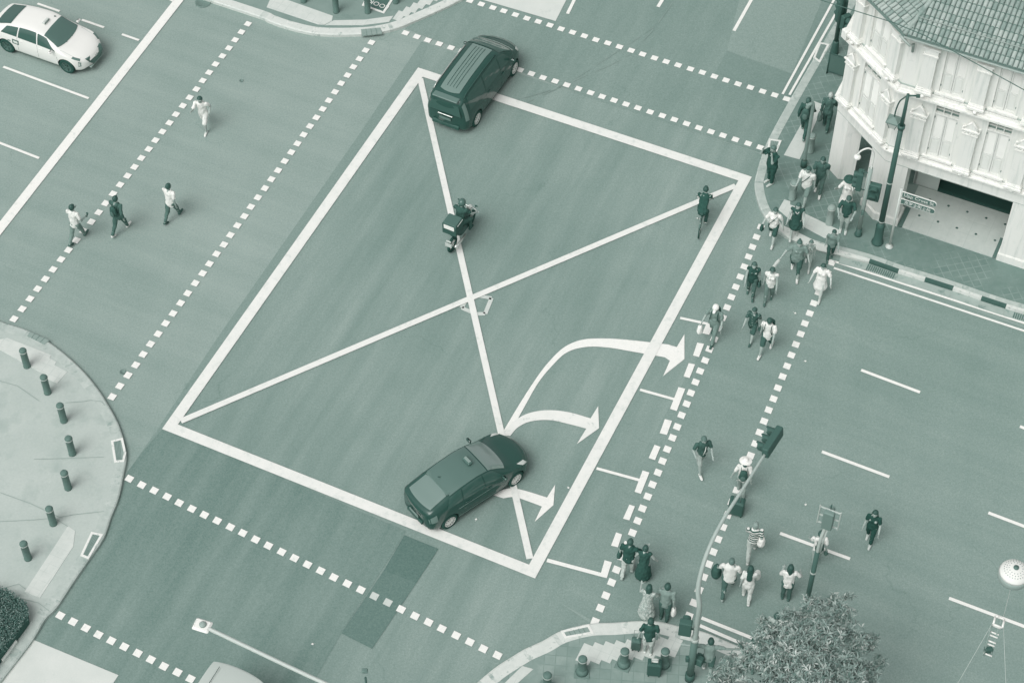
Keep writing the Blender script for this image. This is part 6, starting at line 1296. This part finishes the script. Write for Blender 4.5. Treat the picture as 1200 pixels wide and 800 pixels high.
# small lamp finial entering at the lower edge
zl = 4.5; tp = G(427.5, 785, zl); base = Vector((tp.x, tp.y, ZP)); t = thing('lamp_standard', 'tip of a small lamp standard at the lower edge right of the street light arm', 'lamp post', base)
b = MB(); b.tube([(0, 0, 0), (0, 0, zl-.5)], .03, BLK, 8); b.build('pole', t); b = MB(); b.box((0, 0, zl-.15), (.16, .13, .10), mat('small_head', .25, rough=.5), None, .03); b.build('lamp_head', t)
# hanging festival lantern with its cables
zc = 7.5; c = G(1188, 673, zc); t = thing('paper_lantern', 'pale round festival lantern hanging over the right road', 'lantern', c)
LM = mat('lantern_paper', .93, rough=.6, var=.03, scale=6, bump=.2)
b = MB(); prof = []; r = .41
for i in range(21):
    a = -math.pi/2+math.pi*i/20; rr = r*math.cos(a)**.85 if math.cos(a) > 0 else 0; prof.append((max(rr, .05), math.sin(a)*r*.78))
b.lathe(prof[12:], LM, 36); root = b.build('shade', t)
b = MB(); b.lathe(prof[:13], mat('lantern_side_shaded', .5, rough=.6, var=.03, scale=6), 36); b.build('lower_shade', root)  # darker tone puts the shading of the lantern's lower half into its colour
b = MB(); b.lathe([(.07, r*.78-.02), (.07, r*.78+.03)], mat('lantern_mouth', .2), 14); b.build('crown_ring', t)
lt = mat('lantern_ink', .35, rough=.7)
def on_shade(a, lat):  # point on the shade
    return Vector((math.cos(a)*r*math.cos(lat)**.85, math.sin(a)*r*math.cos(lat)**.85, math.sin(lat)*r*.78))*1.012
for lat, n in ((R(50), 26), (R(60), 20), (R(69), 14)):
    q = MB()
    for i in range(n):
        a = 2*math.pi*i/n+lat; p0 = on_shade(a, lat-.03); p1 = on_shade(a+.05, lat+.035); q.tube([p0, on_shade(a+.03, lat), p1], .006, lt, 4); p2 = on_shade(a-.04, lat+.02); q.tube([p2, on_shade(a+.05, lat+.01)], .005, lt, 4)
    q.build('printed_ring', root)
b = MB(); b.tube([Vector((0, 0, -.34)), Vector((0, 0, -.5))], [.03, .05], mat('tassel', .4), 8); b.build('tassel', t)
# suspended cables
def cable(P, label, rad=.008, tone=.75, name='cable', sag=.0):
    Q = [G(*p) for p in P]; o = Q[0].copy(); b = MB(); pts = []
    for i in range(len(Q)-1):
        for k in range(8): f = k/8; q = Q[i].lerp(Q[i+1], f); q.z -= sag*4*f*(1-f); pts.append(q-o)
    pts.append(Q[-1]-o); b.tube(pts, rad, mat('cable_%d' % round(tone*100), tone, rough=.5), 6); ob = b.build(name); ob.location = o; return tag(ob, label, 'cable')
CG = 'cables'
cable([(1186, 682, 7.1), (1176, 722, 5.6)], 'thin stay from the round lantern down to the ladder frame', .007, .72)
cable([(1164, 728, 5.5), (1105, 830, 4.6)], 'thin stay running down and left from the ladder frame', .007, .66)
cable([(1176, 735, 5.5), (1180, 830, 4.6)], 'thin stay running straight down from the ladder frame', .007, .66)
cable([(930, -10, 10.5), (986, 8, 10.5), (1048, 27, 10.5), (1084, 42, 10.5)], 'dark cable from the upper road to the roof corner of the shophouse', .014, .1)
cable([(1084, 42, 10.5), (1150, 78, 10.0), (1230, 122, 9.6)], 'dark cable crossing in front of the upper shutters', .014, .12)
# ladder-like light bracket on a slim post
b0 = G(1142, 838, 3.0); tp = G(1172, 716, 5.6); t = thing('festival_light_frame', 'white ladder shaped light frame on a grey arm below the lantern', 'light frame', Vector((b0.x, b0.y, 0)))
o_ = Vector((b0.x, b0.y, 0)); g2 = lambda px, py, z: G(px, py, z)-o_
WF = mat('frame_white', .97, rough=.4)
b = MB(); b.tube([Vector((0, 0, 0)), Vector((0, 0, 2.6)), g2(1150, 800, 3.9), g2(1158, 768, 4.6)], [.22, .22, .2, .17], mat('arm_glass_grey', .27, rough=.4), 4, (0, 0, 1), .8, smooth=False); b.build('support_arm', t)
for dx in (-1, 1):
    b = MB(); b.tube([g2(1157+dx*4, 768, 4.6), g2(1162+dx*4.5, 748, 5.0), g2(1168+dx*5, 726, 5.5)], .022, mat('frame_grey', .45), 6); b.build('side_rail', t)
for (px, py, z) in ((1157.5, 766.5, 4.65), (1160.5, 755, 4.85), (1162, 751.5, 4.92), (1164, 745, 5.05), (1165.5, 741.5, 5.12), (1167.5, 734, 5.3)):
    b = MB(); b.tube([g2(px-5, py-2, z), g2(px+5, py+2, z)], .022, WF, 6); b.build('rung', t)
for P in [((1164, 731), (1166.5, 722)), ((1166.5, 722), (1171, 722)), ((1171, 722), (1177, 726)), ((1177, 726), (1174.5, 735)), ((1174.5, 735), (1164, 731))]:
    b = MB(); b.tube([g2(*P[0], 5.5), g2(*P[1], 5.5)], .03, WF, 6); b.build('top_ring', t)
b = MB(); b.box(g2(1158.5, 761, 4.7), (.22, .12, .2), BLK, Matrix.Identity(4), .02); b.build('fitting', t)
# ================================================================ PLANTS
LF = [mat('leaf_%s' % n, t_, rough=.5, spec=.4, var=.06, scale=3) for n, t_ in (('dark', .24), ('mid', .42), ('light', .56), ('pale', .72))]
BARK = mat('bark', .15, rough=.9, var=.05, bump=.5)
def leaf(b, p, d, up_, L, w, mt):
    s = d.cross(up_); s = s.normalized() if s.length > 1e-4 else Vector((1, 0, 0)); m = p+d*L*.5+up_*L*.06; e = p+d*L-up_*L*.16
    b.add([p, m+s*w/2, e, m-s*w/2, p+d*L*.5-up_*L*.01], [(0, 4, 1), (4, 2, 1), (0, 3, 4), (4, 3, 2)], mt)
def crown_tree(px, py, zc, rx, rz, label, nclump, seed):
    rnd = random.Random(seed); c = G(px, py, zc); base = Vector((c.x, c.y, ZP)); t = thing('street_tree', label, 'tree', base)
    b = MB(); b.tube(smooth3([Vector((0, 0, 0)), Vector((.04, .02, zc*.3)), Vector((-.03, .03, zc*.62)), Vector((0, 0, zc*.9))]), [.16-.09*i/18 for i in range(19)], BARK, 10)
    b.build('trunk', t)
    b = MB(); tips = []
    for i in range(26):
        a = 2*math.pi*i/26*2.618; el = rnd.uniform(.1, 1.3); s = Vector((0, 0, zc*rnd.uniform(.5, .85))); e = Vector((math.cos(a)*rx*.8*math.cos(el), math.sin(a)*rx*.8*math.cos(el), zc+rz*.75*math.sin(el)))
        m = s.lerp(e, .5)+Vector((rnd.uniform(-.2, .2), rnd.uniform(-.2, .2), .15)); b.tube([s, m, e], [.045, .03, .012], BARK, 6); tips.append(e)
    b.build('branch_structure', t)
    b = MB()
    lob = []
    for (qx, qy, qz, qr) in ((985, 722, 5.0, .34), (952, 716, 5.0, .36), (925, 728, 4.9, .34), (965, 745, 5.4, .5), (935, 752, 5.3, .5), (1003, 752, 4.9, .34), (1020, 752, 4.5, .20), (995, 700, 4.6, .12), (975, 703, 4.8, .16), (900, 748, 4.8, .34), (912, 775, 5.2, .5),
                         (882, 772, 4.8, .36), (858, 782, 4.5, .32), (845, 796, 4.3, .28), (950, 785, 5.5, .6), (990, 785, 5.2, .5), (1015, 790, 4.7, .34), (1000, 815, 4.9, .5), (960, 822, 5.3, .6), (915, 815, 5.2, .6), (875, 815, 4.8, .5), (840, 822, 4.4, .4), (1030, 775, 4.2, .14), (870, 756, 4.3, .12), (893, 728, 4.5, .14)):
        lob.append((G(qx, qy, qz)-base, qr))
    wts = [q[1]**2 for q in lob]
    for _ in range(nclump):
        lc, lr = rnd.choices(lob, wts)[0]; v = Vector((rnd.gauss(0, 1), rnd.gauss(0, 1), rnd.gauss(0, 1))).normalized(); 
        if v.z < -.2 and rnd.random() < .6: v.z = -v.z
        p = lc+v*lr*(rnd.random()**.5)*rnd.choice((1, 1, 1, 1.25)); out = (p-lc).normalized(); nl = rnd.randint(6, 9); ax = (out+Vector((0, 0, .6))).normalized(); a0 = rnd.random()*6.3
        s1 = ax.cross(Vector((1, .3, .2))).normalized(); s2 = ax.cross(s1)
        young = rnd.random() < .14
        for i in range(nl):
            a = a0+i*2.4; dd_ = (s1*math.cos(a)+s2*math.sin(a)+ax*rnd.uniform(.1, .9)).normalized(); L = rnd.uniform(.09, .22)
            leaf(b, p, dd_, ax, L, L*.22, LF[3] if young and rnd.random() < .5 else rnd.choices(LF[:3], (3, 6, 3))[0])
    b.build('crown', t)
crown_tree(922, 790, 4.4, 1.95, 1.2, 'leafy street tree with narrow pointed leaves rising at the lower edge', 3300, 5)
# hedge at the lower left corner
hc = G(8, 742, ZP); t = thing('hedge', 'dense clipped dark shrub bed at the lower left corner', 'hedge', hc); hp = [G(x, y, ZP)-hc for x, y in [(-60, 700), (-8, 692), (10, 697), (34, 714), (36, 730), (2, 776), (-60, 850), (-140, 800)]]
rnd = random.Random(3); b = MB(); b.prism([(p.x*.96, p.y*.96) for p in hp], 0, .30, mat('hedge_core', .03, rough=.95)); b.build('stems', t)
def inside(x, y):
    r_ = False
    for i in range(len(hp)):
        a, c = hp[i], hp[i-1]
        if (a.y > y) != (c.y > y) and x < (c.x-a.x)*(y-a.y)/(c.y-a.y)+a.x: r_ = not r_
    return r_
b = MB(); x0, x1 = min(p.x for p in hp), max(p.x for p in hp); y0, y1 = min(p.y for p in hp), max(p.y for p in hp); cnt = 0
HLF = [mat('hedge_leaf_%s' % n, t_, rough=.5, spec=.4) for n, t_ in (('dark', .03), ('mid', .16), ('light', .36))]
while cnt < 14000:
    x, y = rnd.uniform(x0, x1), rnd.uniform(y0, y1)
    if not inside(x, y): continue
    z = .36+.10*noise.noise(Vector((x*2.2, y*2.2, 1)))+rnd.uniform(-.06, .08); d = Vector((rnd.gauss(0, 1), rnd.gauss(0, 1), rnd.uniform(-.2, .9))).normalized(); leaf(b, Vector((x, y, z)), d, Vector((0, 0, 1)), rnd.uniform(.05, .09), .032, rnd.choices(HLF, (5, 4, 2))[0]); cnt += 1
b.build('foliage', t)
# raised kerb stone beside the hedge
k1 = [G(x, y, ZP) for x, y in [(2, 774), (19, 751), (21, 753), (4, 777)]]; c = sum(k1, Vector())/4; b = MB(); b.prism([tuple((p-c)[:2]) for p in k1], 0, .12, KERBW); o = b.build('edging_stone'); o.location = c; tag(o, 'pale edging stone at the lower end of the hedge', 'edging stone')
# repeats of one kind share a group
GRP = {'person': 'people crossing or waiting at the junction', 'suitcase': 'suitcases of the travellers', 'drain cover': 'drain covers in the kerbs', 'traffic light': 'traffic signals around the junction', 'litter': 'paper scraps on the road', 'backpack': 'backpacks worn by the walkers', 'cable': 'overhead cables', 'bag': 'bags carried by the walkers', 'car': 'cars at the junction'}
for o in bpy.data.objects:
    if o.parent is None and o.get('category') in GRP and 'group' not in o: o['group'] = GRP[o['category']]
